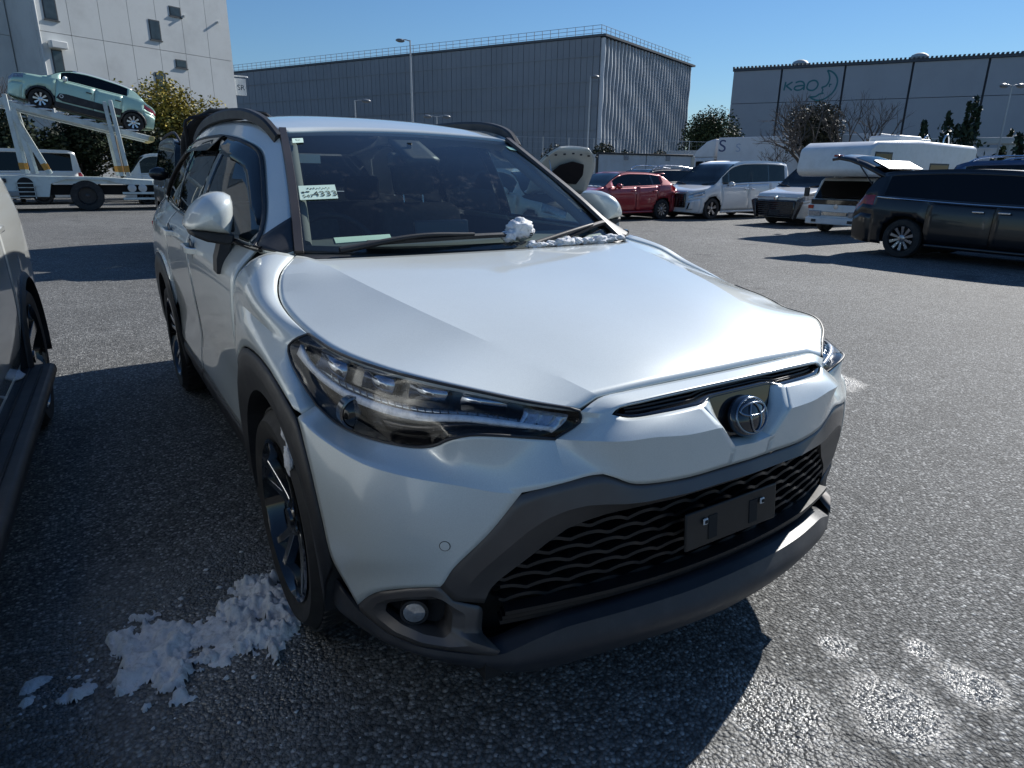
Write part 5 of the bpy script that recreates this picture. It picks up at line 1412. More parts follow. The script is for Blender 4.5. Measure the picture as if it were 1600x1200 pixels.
def carrier():
    r = empty('car_carrier', 'white car transporter trailer with sloping upper deck behind the parked cars', 'truck', (0, 25.5, 0))
    m = simple('carrier_white', (.62, .68, .66), .45, var=.10, scale=1.5, dirt=((.22, .17, .12), 2.2, .55))
    rust = simple('rusty_steel', (.14, .08, .05), .8, var=.4, scale=6); org = simple('orange_band', (.55, .27, .05), .5, var=.1)
    BK = M_BLACKPL(); VO = M_VOID()
    yn, yf = 0., 2.4
    def zt(x): return 3.08-.2286*(x+1.81)
    for y in (.55, 1.95):                                   # wheel tracks of the upper deck
        sl = [(x, zt(x)) for x in (-7, -4, -1, 1.15)]
        prism('deck_track', sl+[(x, z-.17) for x, z in sl[::-1]], 'y', y-.26, y+.26, m, r, .015)
        for k in range(16): box('track_rung', (-6.6+.5*k, y, zt(-6.6+.5*k)+.012), (.05, .46, .02), rust, r, 0, Matrix.Rotation(.2247, 3, 'Y'))
    box('track_end', (1.12, 1.2, zt(1.12)-.10), (.14, 2.3, .16), simple('yellow_worn', (.45, .38, .16), .6, var=.3), r, .01, Matrix.Rotation(.2247, 3, 'Y'))
    sn = snow_mat()
    for k in range(9): blob('deck_snow', (-2.5+.38*k, .32, zt(-2.5+.38*k)+.03), (.12+.05*(k % 3), .05, .03), sn, r, .4, 3, 2, k+40)
    # posts
    def post(x0, z0, x1, z1, y, w=.10, band=True):
        d = Vector((x1-x0, 0, z1-z0)); L = d.length; rot = d.to_track_quat('Z', 'Y').to_matrix()
        p = box('deck_post', (x0+d.x/2, y, z0+d.z/2), (w, .12, L), m, r, .012, rot)
        if band: box('post_band', Vector((x0, y, z0))+d*.10, (w+.012, .132, .20), org, p, 0, rot)
    for y in (.08, 2.32):
        post(.26, 1.1, .06, 3.45, y, .16); post(.06, 1.1, -.10, 3.40, y, .07)
        post(-1.95, 1.15, -2.78, 3.35, y, .09); post(-2.62, 1.15, -2.70, 3.45, y, .16); post(-2.35, 1.15, -2.55, 3.1, y, .06, False)
        post(-4.4, 1.15, -4.5, 3.8, y, .16)
        box('cylinder_rusty', (.16, y+(.12 if y < 1 else -.12), 1.9), (.07, .07, 1.5), rust, r, .01, Matrix.Rotation(-.06, 3, 'Y'))
    # lower body side
    side = [(-7, .45), (-7, 1.12), (-.55, 1.06), (.95, .98), (.95, .82), (-.1, .86), (-.45, .98), (-1.55, .98), (-1.95, .85), (-2.05, .45)]
    for y in (0, 2.34): prism('side_panel', side, 'y', y, y+.06, m, r, .012)
    prism('bed', [(-7, .95), (-7, 1.10), (-.55, 1.04), (3.2, .90), (3.2, .80)], 'y', .06, 2.34, m, r)
    bm = bmesh.new(); arch = [(-2.62+.24*math.cos(a), .75+.30*math.sin(a)) for a in [math.pi*k/12 for k in range(13)]]
    prism_bm(bm, arch+[(-2.86, .42), (-2.38, .42)], 'y', -.012, .05); hole = bmobj('access_arch', bm, VO, r)
    for k in range(4): box('ladder_rung', (-2.62, -.03, .48+.13*k), (.46, .03, .025), m, hole)
    for x in (-2.84, -2.40): box('ladder_rail', (x, -.03, .66), (.025, .03, .5), m, hole)
    box('control_box', (-3.15, -.03, .95), (.12, .08, .12), BK, r, .01); box('hose_box', (-3.0, -.03, .55), (.35, .10, .16), simple('grey_box', (.25, .26, .26), .6), r, .02)
    prism('chassis', [(-7, .50), (-7, .80), (3.2, .78), (3.2, .50)], 'y', .35, 2.05, VO, r)
    f = cheap_wheel(0, (.12, .12, .12), (.05, .05, .055), name='truck', rr=.6, fw=.14)
    for x in (-1.01, 1.9):
        for y, s in ((.17, -1), (2.23, 1)):
            h = f(r, (x, y, .48), 1, .48); h.rotation_euler = (0, 0, rad(-90) if s < 0 else rad(90))
            box('mudguard', (x, y, 1.0), (.95, .30, .03), BK, r, .01)
    for k, x in enumerate((.30, .62)):
        lathe('tank_cover', [(.13, -.02), (.13, -.05), (.10, -.07), (0, -.075)], simple('cover_white', (.6, .6, .58), .5), r, 24, axis='y', c=(x, .05, .72))
    for z in (.38, .56): box('side_guard', (1.1, -.01, z), (2.2, .04, .07), m, r, .008)
    prism('tractor_hint_box', [(3.2, .5), (3.2, 1.5), (4.6, 1.5), (4.6, .5)], 'y', .1, 2.3, m, r, .05)
    return r
def hiace():
    r = empty('panel_van', 'white high-volume van with dark side windows behind the transporter', 'van', (-6.2, 31.6, 0), rad(-90))
    m = simple('van_white', (.72, .73, .72), .35, coat=.5, var=.05, scale=2)
    S = dict(L=5.2, W=1.88, H=2.0, fo=.9, wb=2.9, R=.33, ws=(.25, .95), rw=(5.05, 5.16),
             top=[(0, .95), (.1, 1.05), (.25, 1.15), (.95, 1.85), (1.4, 1.96), (3, 2.0), (4.8, 1.98), (5.05, 1.88), (5.16, 1.2), (5.2, 1.1)],
             belt=[(0, 1.1), (.25, 1.13), (5.2, 1.18)], plan=[(0, .86), (.1, .93), (.3, 1.), (4.9, 1.), (5.2, .95)],
             win=[(.75, 1.65), (1.85, 3.3), (3.45, 4.9)], doors=[.7, 1.75, 3.4], wr=.86, lamps=[('tail_lamp', 5.0, 5.2, 1.5, 3.8)], lampm=lamp_mats())
    vehicle(r, S, m, glass('van_dark_glass', (.03, .035, .04), 0, 1.5), cheap_wheel(0, name='steelvan'), lod=.7)
    return r
def kei_van():
    r = empty('small_van', 'small white van with its cab door window showing beside the deck post', 'van', (.35, 30.6, 0), rad(-90))
    m = simple('kei_white', (.70, .74, .74), .4, coat=.4, var=.05, scale=2)
    S = dict(L=3.4, W=1.48, H=1.95, fo=.7, wb=2.0, R=.27, ws=(.2, .75), rw=(3.3, 3.37),
             top=[(0, .95), (.1, 1.1), (.2, 1.15), (.75, 1.82), (1.1, 1.93), (2.5, 1.95), (3.3, 1.88), (3.37, 1.2), (3.4, 1.1)],
             belt=[(0, 1.1), (.2, 1.13), (3.4, 1.15)], plan=[(0, .86), (.1, .93), (.3, 1.), (3.2, 1.), (3.4, .95)],
             win=[(.62, 1.5)], doors=[.6, 1.62, 2.7], wr=.88, lamps=[('tail_lamp', 3.3, 3.4, 1.5, 3.5)], lampm=lamp_mats())
    vehicle(r, S, m, glass('van_clear_glass', (.35, .40, .42), 0, 1.5), cheap_wheel(0, name='steelkei'), lod=.8)
    return r
def dark_wagon():
    r = empty('wagon_car', 'dark maroon wagon with roof rails between the red hatchback and the minivan', 'car', (15.0, 18.6, 0), rad(-90))
    m = paint('maroon_black_paint', (.02, .012, .016), .2, .3)
    S = dict(L=4.6, W=1.8, H=1.62, fo=.9, wb=2.7, R=.34, ws=(1.0, 1.8), rw=(4.1, 4.5),
             top=[(0, .8), (.12, .92), (.5, 1.0), (1.0, 1.08), (1.8, 1.52), (2.4, 1.6), (3.3, 1.61), (4.1, 1.54), (4.5, 1.1), (4.6, 1.0)],
             belt=[(0, 1.02), (1, 1.05), (4.6, 1.15)], plan=[(0, .78), (.12, .88), (.4, .965), (.9, 1.), (4., 1.), (4.5, .95), (4.6, .88)],
             win=[(1.5, 2.4), (2.47, 3.3), (3.4, 4.0)], doors=[1.35, 2.43, 3.35], wr=.70, lamps=[('headlight', .0, .45, 2.7, 4.), ('tail_lamp', 4.3, 4.6, 2.8, 4.)], lampm=lamp_mats())
    vehicle(r, S, m, wheel=cheap_wheel(5, name='dw'), lod=.7)
    for s in (-1, 1): tube('roof_rail', cr([(s*.60, 1.9, 1.56), (s*.62, 2.1, 1.67), (s*.62, 3.2, 1.69), (s*.60, 4.0, 1.62)], 20), .02, M_CHROME(), r, 6)
    return r
def container():
    r = empty('box_container', 'low white box container standing behind the red hatchback', 'container', (24.6, 30.6, 0), math.atan2(-1.0, 6.6))
    m = simple('container_white', (.50, .53, .56), .5, var=.08, scale=.8, dirt=((.3, .27, .24), 1.2, .4))
    for k in range(2): box('side_panel', (1.66+3.36*k, .0, 1.35), (3.30, .10, 2.3), m, r, .01)
    box('box_body', (3.34, 1.2, 1.35), (6.68, 2.28, 2.28), m, r)
    box('top_rail', (3.34, -.02, 2.54), (6.8, .18, .10), M_BLACKPL(), r, .01)
    box('end_post', (6.78, -.01, 1.35), (.22, .16, 2.3), simple('post_cream', (.60, .55, .45), .6), r, .01)
    box('corner_post', (-.05, -.01, 1.35), (.10, .16, 2.3), M_BLACKPL(), r, .01)
    box('base_skid', (3.34, 1.2, .10), (6.6, 2.2, .20), M_VOID(), r)
    for k in range(2): box('lock_bar', (1.9+3.0*k, -.07, 2.35), (.30, .05, .30), simple('lock_grey', (.25, .26, .28), .5), r, .01)
    return r
def letter_truck():
    r = empty('box_truck', 'white box truck with a dark blue letter S on its wind fairing', 'truck', (41.0, 38.9, 0), 0)
    # local: x along the truck (cab at x=0, body to +x), front side facing -y after rotation
    r.rotation_euler = (0, 0, math.atan2(-13.4, 1.6))
    m = simple('truck_white', (.66, .68, .71), .45, var=.06, scale=.7, dirt=((.35, .33, .32), .9, .25)); gm = glass('vehicle_glass', (.10, .12, .12), 0, 1.5)
    prism('cab', [(-.1, .6), (-.15, 1.6), (.15, 2.7), (2.2, 2.75), (2.2, .6)], 'y', 0, 2.5, m, r, .08)
    prism('wind_fairing', [(.15, 2.75), (.5, 3.3), (1.4, 3.95), (2.2, 4.15), (2.2, 2.75)], 'y', .05, 2.45, m, r, .10)
    prism('cargo_box', [(2.5, .95), (2.5, 4.2), (14.5, 4.1), (14.5, .95)], 'y', 0, 2.5, m, r, .04)
    box('side_window', (.95, -.01, 2.1), (.7, .03, .75), gm, r); box('quarter_window', (1.7, -.01, 2.15), (.45, .03, .7), gm, r)
    pyobj('windshield', [(-.16, 2.3, 1.65), (-.16, .2, 1.65), (.11, .25, 2.6), (.11, 2.25, 2.6)], [(0, 1, 2, 3)], gm, r)
    box('door_mirror', (-.15, -.2, 2.1), (.12, .25, .55), M_BLACKPL(), r, .03)
    box('cab_step', (.5, -.02, .75), (.9, .06, .35), m, r, .02); box('cab_gap', (2.35, 1.2, 1.6), (.28, 2.2, 2.0), M_VOID(), r)
    f = cheap_wheel(0, (.3, .3, .32), name='boxtruck', rr=.6, fw=.14)
    for x in (.75, 9.8, 11.0):
        for y in (.17, 2.33):
            h = f(r, (x, y, .5), 1, .5); h.rotation_euler = (0, 0, rad(90))
    prism('chassis', [(.5, .6), (.5, .95), (14.4, .95), (14.4, .6)], 'y', .5, 2.0, M_VOID(), r)
    text_obj('fairing_letter', 'S', 1.25, simple('letter_navy', (.02, .05, .16), .5), r, (2.9, -.006, 3.55), (rad(90), 0, 0), .004, sx=1.25)
    text_obj('box_letter', 'S', .85, simple('letter_pale', (.38, .45, .58), .5), r, (4.3, -.006, 3.4), (rad(90), 0, 0), .004, sx=1.2)
    return r
# buildings ---------------------------------------------------------
def wall_frame(A, d):
    """empty-space matrix: local x along the wall, local y into the building, z up."""
    return math.atan2(d[1], d[0])
def left_building():
    r = empty('office_building', 'pale grey panel-clad building with few small windows at the upper left', 'building', (7.7, 44.4, 0), math.atan2(.408, .913))
    m = simple('wall_pale', (.62, .64, .63), .8, var=.06, scale=.35, dirt=((.30, .30, .29), .5, .35)); fr = simple('window_frame_dark', (.05, .055, .06), .5)
    gm = simple('window_glass_grey', (.07, .085, .09), .06, metal=.3, var=.3, scale=3)
    H = 15.0; w = 1.47
    zs = [0, 3.85, 7.5, 11.15, H]
    for j in range(4):
        for k in range(7):
            x1 = -.0-w*k; x0 = x1-w
            box('wall_panel', ((x0+x1)/2, .10, (zs[j]+zs[j+1])/2), (w-.022, .2, zs[j+1]-zs[j]-.022), m, r)
    box('wall_core', (-5.2, 7.2, H/2), (10.2, 14.0, H-.1), m, r)
    for j in range(4):
        for k in range(7):
            x1 = -10.35-w*k
            box('wall_panel', (x1-w/2, 2.9, (zs[j]+zs[j+1])/2), (w-.022, .2, zs[j+1]-zs[j]-.022), m, r)
    box('rear_core', (-15.6, 10., H/2), (10.4, 13.9, H-.1), m, r)
    box('parapet', (-5.2, .1, H+.15), (10.5, .5, .35), simple('coping_grey', (.2, .21, .22), .6), r)
    for (x0, z1, x1, z0) in [(-4.85, 8.92, -4.25, 7.95), (-3.6, 9.78, -2.95, 9.3), (-3.62, 7.15, -2.98, 6.74), (-4.9, 6.35, -4.3, 5.1), (-9.9, 9.6, -9.3, 8.05), (-9.88, 6.75, -9.4, 5.0)]:
        f = box('window', ((x0+x1)/2, .02, (z0+z1)/2), (x1-x0, .08, z1-z0), fr, r)
        box('pane', ((x0+x1)/2, -.024, (z0+z1)/2), (x1-x0-.10, .010, z1-z0-.10), gm, f)
        box('sill', ((x0+x1)/2, -.02, z0-.03), (x1-x0+.08, .08, .05), fr, f)
    box('shutter_box', (-9.62, -.22, 6.95), (.72, .40, .32), m, r, .03)
    tube('downpipe', [(-10.28, -.08, 0), (-10.28, -.08, H)], .05, m, r, 8)
    for x, z in ((-2.8, 9.40), (-.75, 9.45)):
        tube('vent_pipe', [(x, .0, z), (x, -.16, z)], .06, m, r, 10)
    tube('vent_pipe', [(-11.6, 2.8, 7.2), (-11.6, 2.4, 7.2)], .08, m, r, 10)
    # hanging sign at the corner
    s = empty('hanging_sign', 'small white hanging sign with dark letters SR under a lamp', 'sign', (7.95, 45.2, 5.75), math.atan2(.1, 1))
    b = box('sign_board', (.22, 0, .46), (.62, .06, .95), simple('sign_white', (.70, .72, .72), .6), s, .01)
    text_obj('sign_text', 'SR', .42, simple('sign_ink', (.03, .05, .07), .6), b, (.22, -.034, .42), (rad(90), 0, 0), .002)
    tube('sign_lamp', [(-.3, -.02, 1.05), (.55, -.06, 1.06)], .035, simple('sign_white', (.70, .72, .72), .6), s, 8)
    lathe('lamp_head', [(.09, 0), (.07, .06), (.0, .08)], simple('sign_white', (.70, .72, .72), .6), s, 14, axis='z', c=(.60, -.06, 1.02))
    return r
def big_building():
    A = Vector((47.0, 58.3, 0)); Bl = Vector((20.8, 111.7, 0)); Br = Vector((69.3, 67.0, 0)); H = 15.0
    r = empty('parking_block', 'large dark grey ribbed block with railing along its flat roof', 'building', A)
    m = simple('rib_grey', (.23, .255, .285), .7, var=.10, scale=.15, dirt=((.17, .19, .22), .25, .5)); m2 = simple('louvre_pale', (.60, .63, .66), .5, var=.15, scale=.5); dk = simple('louvre_back', (.10, .115, .13), .8)
    dl = (Bl-A); dr = (Br-A); nl_ = dl.length; nr_ = dr.length; ul = dl.normalized(); ur = dr.normalized()
    far = dl+dr
    bm = bmesh.new()
    V = [bm.verts.new(p) for p in ((0, 0, 0), dr*1.0, far, dl)]; T = [bm.verts.new(Vector(v.co)+Vector((0, 0, H))) for v in V]
    for i in range(4): bm.faces.new((V[i], V[(i+1) % 4], T[(i+1) % 4], T[i]))
    bm.faces.new(T)
    bmobj('core', bm, dk, r)
    nL = Vector((ul.y, -ul.x, 0)); nL = nL if nL.dot(Vector((-1, -1, 0))) > 0 else -nL
    nR = Vector((ur.y, -ur.x, 0)); nR = nR if nR.dot(Vector((0, -1, 0))) > 0 else -nR
    # left face: panels in bays, five storeys
    nb = 84; bw = nl_/nb; rot = Matrix.Rotation(math.atan2(ul.y, ul.x), 3, 'Z')
    random.seed(3)
    for k in range(nb):
        c = ul*(bw*(k+.5))+nL*(.12+.02*(k % 2))
        box('cladding_panel', c+Vector((0, 0, H/2)), (bw-.04, .2, H-.1), m, r, 0, rot)
    for j in range(6):
        c = ul*(nl_/2)+nL*.30
        box('floor_band', c+Vector((0, 0, 2.4*j+1.2)), (nl_, .05, .10), m, r, 0, rot)
    # right face: pale folded louvres
    nf = 30; fw = nr_/nf; rotr = Matrix.Rotation(math.atan2(ur.y, ur.x), 3, 'Z')
    for k in range(nf):
        bm = bmesh.new(); rows = []
        for q in range(13):
            z = Vector((0, 0, .2+(H-.3)*q/12)); o = .05*math.sin(q*1.9+k*.7)
            p = ur*(fw*(k+.02))+nR*(.52+o); p2 = ur*(fw*(k+.60))+nR*(.36+o); p3 = ur*(fw*(k+.02))+nR*.02
            rows.append((bm.verts.new(p+z), bm.verts.new(p2+z), bm.verts.new(ur*(fw*(k+.60))+nR*.02+z), bm.verts.new(p3+z)))
        for a, b in zip(rows, rows[1:]):
            for i in range(4): bm.faces.new((a[i], a[(i+1) % 4], b[(i+1) % 4], b[i]))
        bmobj('louvre', bm, m2, r, None, True)
    for j in range(6): box('louvre_rail', ur*(nr_/2)+nR*.20+Vector((0, 0, 2.4*j+1.0)), (nr_, .05, .07), m2, r, 0, rotr)
    rl = simple('rail_grey', (.30, .34, .38), .5, metal=.4)
    for (u, n, L) in ((ul, nL, nl_), (ur, nR, nr_)):
        bm = bmesh.new()
        ro = Matrix.Rotation(math.atan2(u.y, u.x), 3, 'Z')
        for k in range(int(L/1.0)+1): box_bm(bm, u*min(L, k*1.0)+Vector((0, 0, H+.55)), (.05, .05, 1.1), ro)
        for z in (H+.4, H+.75, H+1.1): box_bm(bm, u*(L/2)+Vector((0, 0, z)), (L, .04, .04), ro)
        o = bmobj('roof_railing', bm, rl, r); o['kind'] = 'stuff'
    box('roof_edge', ul*(nl_/2)+nL*.1+Vector((0, 0, H+.1)), (nl_+.4, .5, .22), dk, r, 0, rot); box('roof_edge', ur*(nr_/2)+nR*.3+Vector((0, 0, H+.1)), (nr_+.4, .7, .22), dk, r, 0, rotr)
    return r
def kao_building():
    A = Vector((68.3, 58.9, 0)); Bq = Vector((83.1, 34.2, 0)); H = 14.0
    r = empty('factory_hall', 'long windowless grey-blue factory hall with a moon logo on its wall', 'building', A)
    u = (Bq-A).normalized(); n = Vector((u.y, -u.x, 0)); n = n if n.x < 0 else -n
    L = 58.0; ang = math.atan2(u.y, u.x); rot = Matrix.Rotation(ang, 3, 'Z')
    m = simple('hall_cladding', (.31, .345, .385), .75, var=.06, scale=.2, dirt=((.25, .28, .31), .3, .4)); dk = simple('hall_joint', (.06, .075, .095), .7)
    box('core', u*(L/2)-n*10.2+Vector((0, 0, H/2-.15)), (L-.2, 20, H-.3), dk, r, 0, rot)
    # joints measured along the wall
    js = [0, 5.6, 12.35, 19.05, 26.0, 32.6, 39.2, 45.8, 52.0, L]
    for a, b in zip(js, js[1:]):
        for z0, z1 in ((0, 9.85), (9.85, H-.5)):
            box('wall_panel', u*((a+b)/2)+n*.0+Vector((0, 0, (z0+z1)/2)), (b-a-.22, .35, z1-z0-.06), m, r, 0, rot)
    box('eave_band', u*(L/2)+n*.10+Vector((0, 0, H-.35)), (L, .5, .30), dk, r, 0, rot)
    bm = bmesh.new()
    k = 0
    while k*.42 < L:
        box_bm(bm, u*(k*.42+.1)+n*.18+Vector((0, 0, H-.12)), (.20, .7, .16), rot); k += 1
    o = bmobj('corrugated_roof_edge', bm, dk, r); o['kind'] = 'stuff'
    for s in (7.3, 19.6, 33.5, 45):
        bm = bmesh.new(); lathe_bm(bm, [(.85, 0), (.95, .18), (.8, .42), (.4, .6), (0, .64)], 18, 'z', u*s-n*2.0+Vector((0, 0, H+.05)))
        bmobj('roof_vent', bm, simple('vent_grey', (.40, .43, .43), .6), r, 40)
    ink = simple('logo_teal', (.02, .15, .18), .6)
    # logo: strokes on the second bay. px basis (40 px per metre of wall)
    base = n*.18
    def W(px, py):
        """logo sketch units (zoomed 12x) -> wall point."""
        s = 6.0+(px-300)/990*5.7; U = 1200+px/12; v = 70+py/12; z = 12.1-.07*(v-128)-.0031*(U-1225)
        return base+u*s+Vector((0, 0, z))
    def stroke(name, pts, w=.085):
        P = [W(*p) for p in pts]; P = cr(P, max(12, len(P)*8)) if len(P) > 2 else P
        bm = bmesh.new(); rings = []
        for i, p in enumerate(P):
            t = (P[min(i+1, len(P)-1)]-P[max(i-1, 0)]).normalized(); sd = t.cross(n).normalized()
            rings.append([bm.verts.new(p+sd*w), bm.verts.new(p-sd*w), bm.verts.new(p-sd*w+n*.03), bm.verts.new(p+sd*w+n*.03)])
        for a, b in zip(rings, rings[1:]):
            for q in range(4): bm.faces.new((a[q], a[(q+1) % 4], b[(q+1) % 4], b[q]))
        bm.faces.new(rings[0]); bm.faces.new(rings[-1][::-1])
        return bmobj(name, bm, ink, r)
    stroke('letter_k', [(330, 700), (315, 860)]); stroke('letter_k', [(460, 700), (345, 775)]); stroke('letter_k', [(350, 775), (465, 855)])
    stroke('letter_a', [(520, 715), (590, 690), (655, 700), (690, 745), (690, 850)]); stroke('letter_a', [(690, 765), (600, 770), (525, 790), (510, 825), (550, 850), (620, 845), (685, 800)])
    stroke('letter_o', [(745, 780), (765, 715), (830, 675), (900, 680), (945, 735), (930, 800), (870, 850), (800, 850), (752, 820), (745, 780)])
    stroke('moon_outline', [(1085, 490), (1160, 510), (1240, 570), (1290, 660), (1290, 760), (1250, 870), (1170, 960), (1070, 1020), (960, 1035), (880, 1010), (820, 975)])
    stroke('moon_outline', [(1085, 490), (1120, 550), (1145, 630), (1135, 710), (1095, 770), (1020, 800)])
    stroke('moon_outline', [(1020, 800), (1050, 845), (1040, 885), (1075, 910)], .06); stroke('moon_outline', [(1060, 905), (1000, 920), (930, 965), (820, 975)])
    stroke('moon_eye', [(1150, 740), (1195, 745)], .07); stroke('moon_eye', [(1160, 745), (1160, 790)], .06)
    return r
def lamp_post(label, loc, h, arms, head=True, r0=.07, side=(-1, 0)):
    r = empty('lamp_post', label, 'lamp post', loc, 0, 'lamp posts of the yard')
    m = simple('galvanised', (.42, .44, .46), .45, metal=.6, var=.1)
    tube('pole', [(0, 0, 0), (0, 0, h*.5), (0, 0, h)], [r0, r0*.85, r0*.6], m, r, 10)
    for (dx, dy) in arms:
        tube('arm', [(0, 0, h-.05), (dx*.5, dy*.5, h+.02), (dx, dy, h)], r0*.45, m, r, 8)
        bm = bmesh.new(); bmesh.ops.create_uvsphere(bm, u_segments=14, v_segments=8, radius=1)
        for v in bm.verts: v.co = Vector((v.co.x*.30+dx*1.15, v.co.y*.16+dy*1.15, v.co.z*.11+h-.03))
        bmobj('lamp_head', bm, simple('lamp_shell', (.16, .18, .2), .4), r, 180)
    lathe('base_plate', [(r0*2.4, 0), (r0*2.4, .03), (r0*1.2, .06), (r0, .06)], m, r, 16, axis='z')
    return r
def leaf_cloud(name, pts, size, mats, parent, seed=1, flat=.5):
    """many small leaf faces at the given points (pos, scale)."""
    rnd = random.Random(seed); vs = []; fs = []; mi = []
    for (p, k) in pts:
        a = Vector((rnd.gauss(0, 1), rnd.gauss(0, 1), rnd.gauss(0, 1)*flat)).normalized(); b = a.orthogonal().normalized()
        b = (b*math.cos(rnd.random()*6.28)+a.cross(b)*math.sin(rnd.random()*6.28)).normalized()
        s = size*k*(.6+.8*rnd.random()); i = len(vs)
        vs += [p-a*s, p+b*s*.5, p+a*s, p-b*s*.5]; fs.append((i, i+1, i+2, i+3)); mi.append(rnd.randrange(len(mats)))
    me = D.meshes.new(name); me.from_pydata([tuple(v) for v in vs], [], fs); me.update()
    for m in mats: me.materials.append(m)
    me.polygons.foreach_set('material_index', mi)
    o = D.objects.new(name, me); COL.objects.link(o); o.parent = parent
    return o
def leaf_mat(name, col, tr=.25):
    if name in MATS: return MATS[name]
    m, nt, p = nmat(name); v = texco(nt); n = noise_tex(nt, v, 3., 4)
    r = ramp(nt, n.outputs[0], [(.3, tuple(c*.65 for c in col)), (.7, tuple(min(1, c*1.3) for c in col))]); lk(nt, r.outputs[0], p.inputs['Base Color'])
    setp(p, rough=.6, spec=.3); MATS[name] = m; return m
def bush(label, loc, rx, ry, h, cols, n, size, seed, name='shrub', trunk=.3, lobes=9):
    r = empty(name, label, 'shrub' if name == 'shrub' else 'tree', loc)
    rnd = random.Random(seed)
    bark = simple('bark_grey', (.10, .08, .065), .85, var=.3, scale=12)
    L = []
    for k in range(lobes):
        a = rnd.random()*6.28; q = rnd.random()**.5
        L.append((Vector((rx*.62*q*math.cos(a), ry*.62*q*math.sin(a), h*(trunk+(1-trunk)*(.25+.6*rnd.random()*(1-.35*q))))), (.30+.25*rnd.random())))
    for k in range(5):
        c, s = L[k % len(L)]
        tube('stem', cr([(c.x*.1, c.y*.1, 0), (c.x*.35, c.y*.35, c.z*.5), tuple(c)], 6), [.06-.008*i for i in range(7)], bark, r, 6)
    pts = []
    for k in range(n):
        c, s = L[rnd.randrange(len(L))]
        d = Vector((rnd.gauss(0, 1), rnd.gauss(0, 1), rnd.gauss(0, 1))).normalized()*(rnd.random()**.4)
        p = c+Vector((d.x*rx*s, d.y*ry*s, d.z*h*s*.7))
        if p.z > .05: pts.append((p, 1))
    leaf_cloud('crown', pts, size, [leaf_mat('leaf_%s_%d' % (label[:12].replace(' ', '_'), i), c) for i, c in enumerate(cols)], r, seed)
    return r
def bare_tree(label, loc, h, seed, spread=.55, depth=5, r0=.09, name='bare_tree', col=(.10, .085, .075)):
    r = empty(name, label, 'tree', loc); rnd = random.Random(seed); bark = simple('bark_bare', col, .85, var=.3, scale=12)
    bt = bmesh.new(); bc = bmesh.new()
    def grow(bm, p, d, L, rad_, lev):
        pts = [p]; q = p.copy(); dd = d.copy()
        for i in range(3):
            dd = (dd+Vector((rnd.gauss(0, .12), rnd.gauss(0, .12), .05))).normalized(); q = q+dd*L/3; pts.append(q.copy())
        tube_bm(bm, pts, [rad_, rad_*.85, rad_*.72, rad_*.6], 5 if lev > 1 else 8, lev == 0)
        if lev >= depth: return
        nb = 3 if lev < 2 else (3 if rnd.random() < .5 else 2)
        for k in range(nb):
            a = rnd.random()*6.28; t = spread*(.5+.7*rnd.random())
            o = dd.orthogonal().normalized(); o = Matrix.Rotation(a, 3, dd) @ o
            nd = (dd*math.cos(t)+o*math.sin(t)+Vector((0, 0, .12))).normalized()
            grow(bc, pts[2].lerp(pts[3], rnd.random()), nd, L*(.66+.2*rnd.random()), rad_*.58, lev+1)
    grow(bt, Vector((0, 0, 0)), Vector((0, 0, 1)), h*.30, r0, 0)
    bmobj('trunk', bt, bark, r, 60); bmobj('crown', bc, bark, r, 60)
    return r
def juniper(label, loc, h, w, seed):
    r = empty('juniper_tree', label, 'tree', loc); rnd = random.Random(seed)
    bark = simple('bark_grey', (.10, .08, .065), .85, var=.3, scale=12); pts = []
    tube('trunk', [(0, 0, 0), (0, 0, h*.5), (0, 0, h*.8)], [.16, .1, .04], bark, r, 8)
    for k in range(11):
        a = rnd.random()*6.28; q = rnd.random()
        bx, by = w*.55*q*math.cos(a), w*.55*q*math.sin(a); th = h*(.66+.34*rnd.random())*(1-.15*q); lean = rnd.gauss(0, .12)
        for i in range(520):
            t = rnd.random(); rr = (w*.20)*(1-t)**.7*(.5+.5*math.sin(t*9+k))+.05
            pts.append((Vector((bx*(1+.5*t)+lean*t*h*.5+rnd.gauss(0, rr*.5), by*(1+.5*t)+rnd.gauss(0, rr*.5), th*(.15+.85*t))), 1))
    leaf_cloud('crown', pts, .13, [leaf_mat('juniper_a', (.022, .040, .020)), leaf_mat('juniper_b', (.032, .055, .026)), leaf_mat('juniper_c', (.014, .025, .015))], r, seed, 2.)
    return r
def fence(name, label, A, Bq, h, step, mesh=True):
    A = Vector(A); Bq = Vector(Bq); d = Bq-A; L = d.length; u = d.normalized()
    r = empty(name, label, 'fence', A); m = simple('galvanised', (.42, .44, .46), .45, metal=.6, var=.1)
    n = int(L/step); ro = Matrix.Rotation(math.atan2(u.y, u.x), 3, 'Z')
    for k in range(n+1): tube('post', [u*(k*step), u*(k*step)+Vector((0, 0, h))], .045, m, r, 8)
    for z in (h-.05, h*.55, .2): tube('rail', [u*0+Vector((0, 0, z)), u*L+Vector((0, 0, z))], .02, m, r, 6)
    if mesh:
        bm = bmesh.new()
        k = 0
        while k*.5 < L:
            box_bm(bm, u*(k*.5)+Vector((0, 0, h/2)), (.008, .008, h-.1), ro); k += 1
        for q in range(int(h/.5)): box_bm(bm, u*(L/2)+Vector((0, 0, .3+.5*q)), (L, .008, .008), ro)
        o = bmobj('wire_mesh', bm, m, r); o['kind'] = 'stuff'
    return r
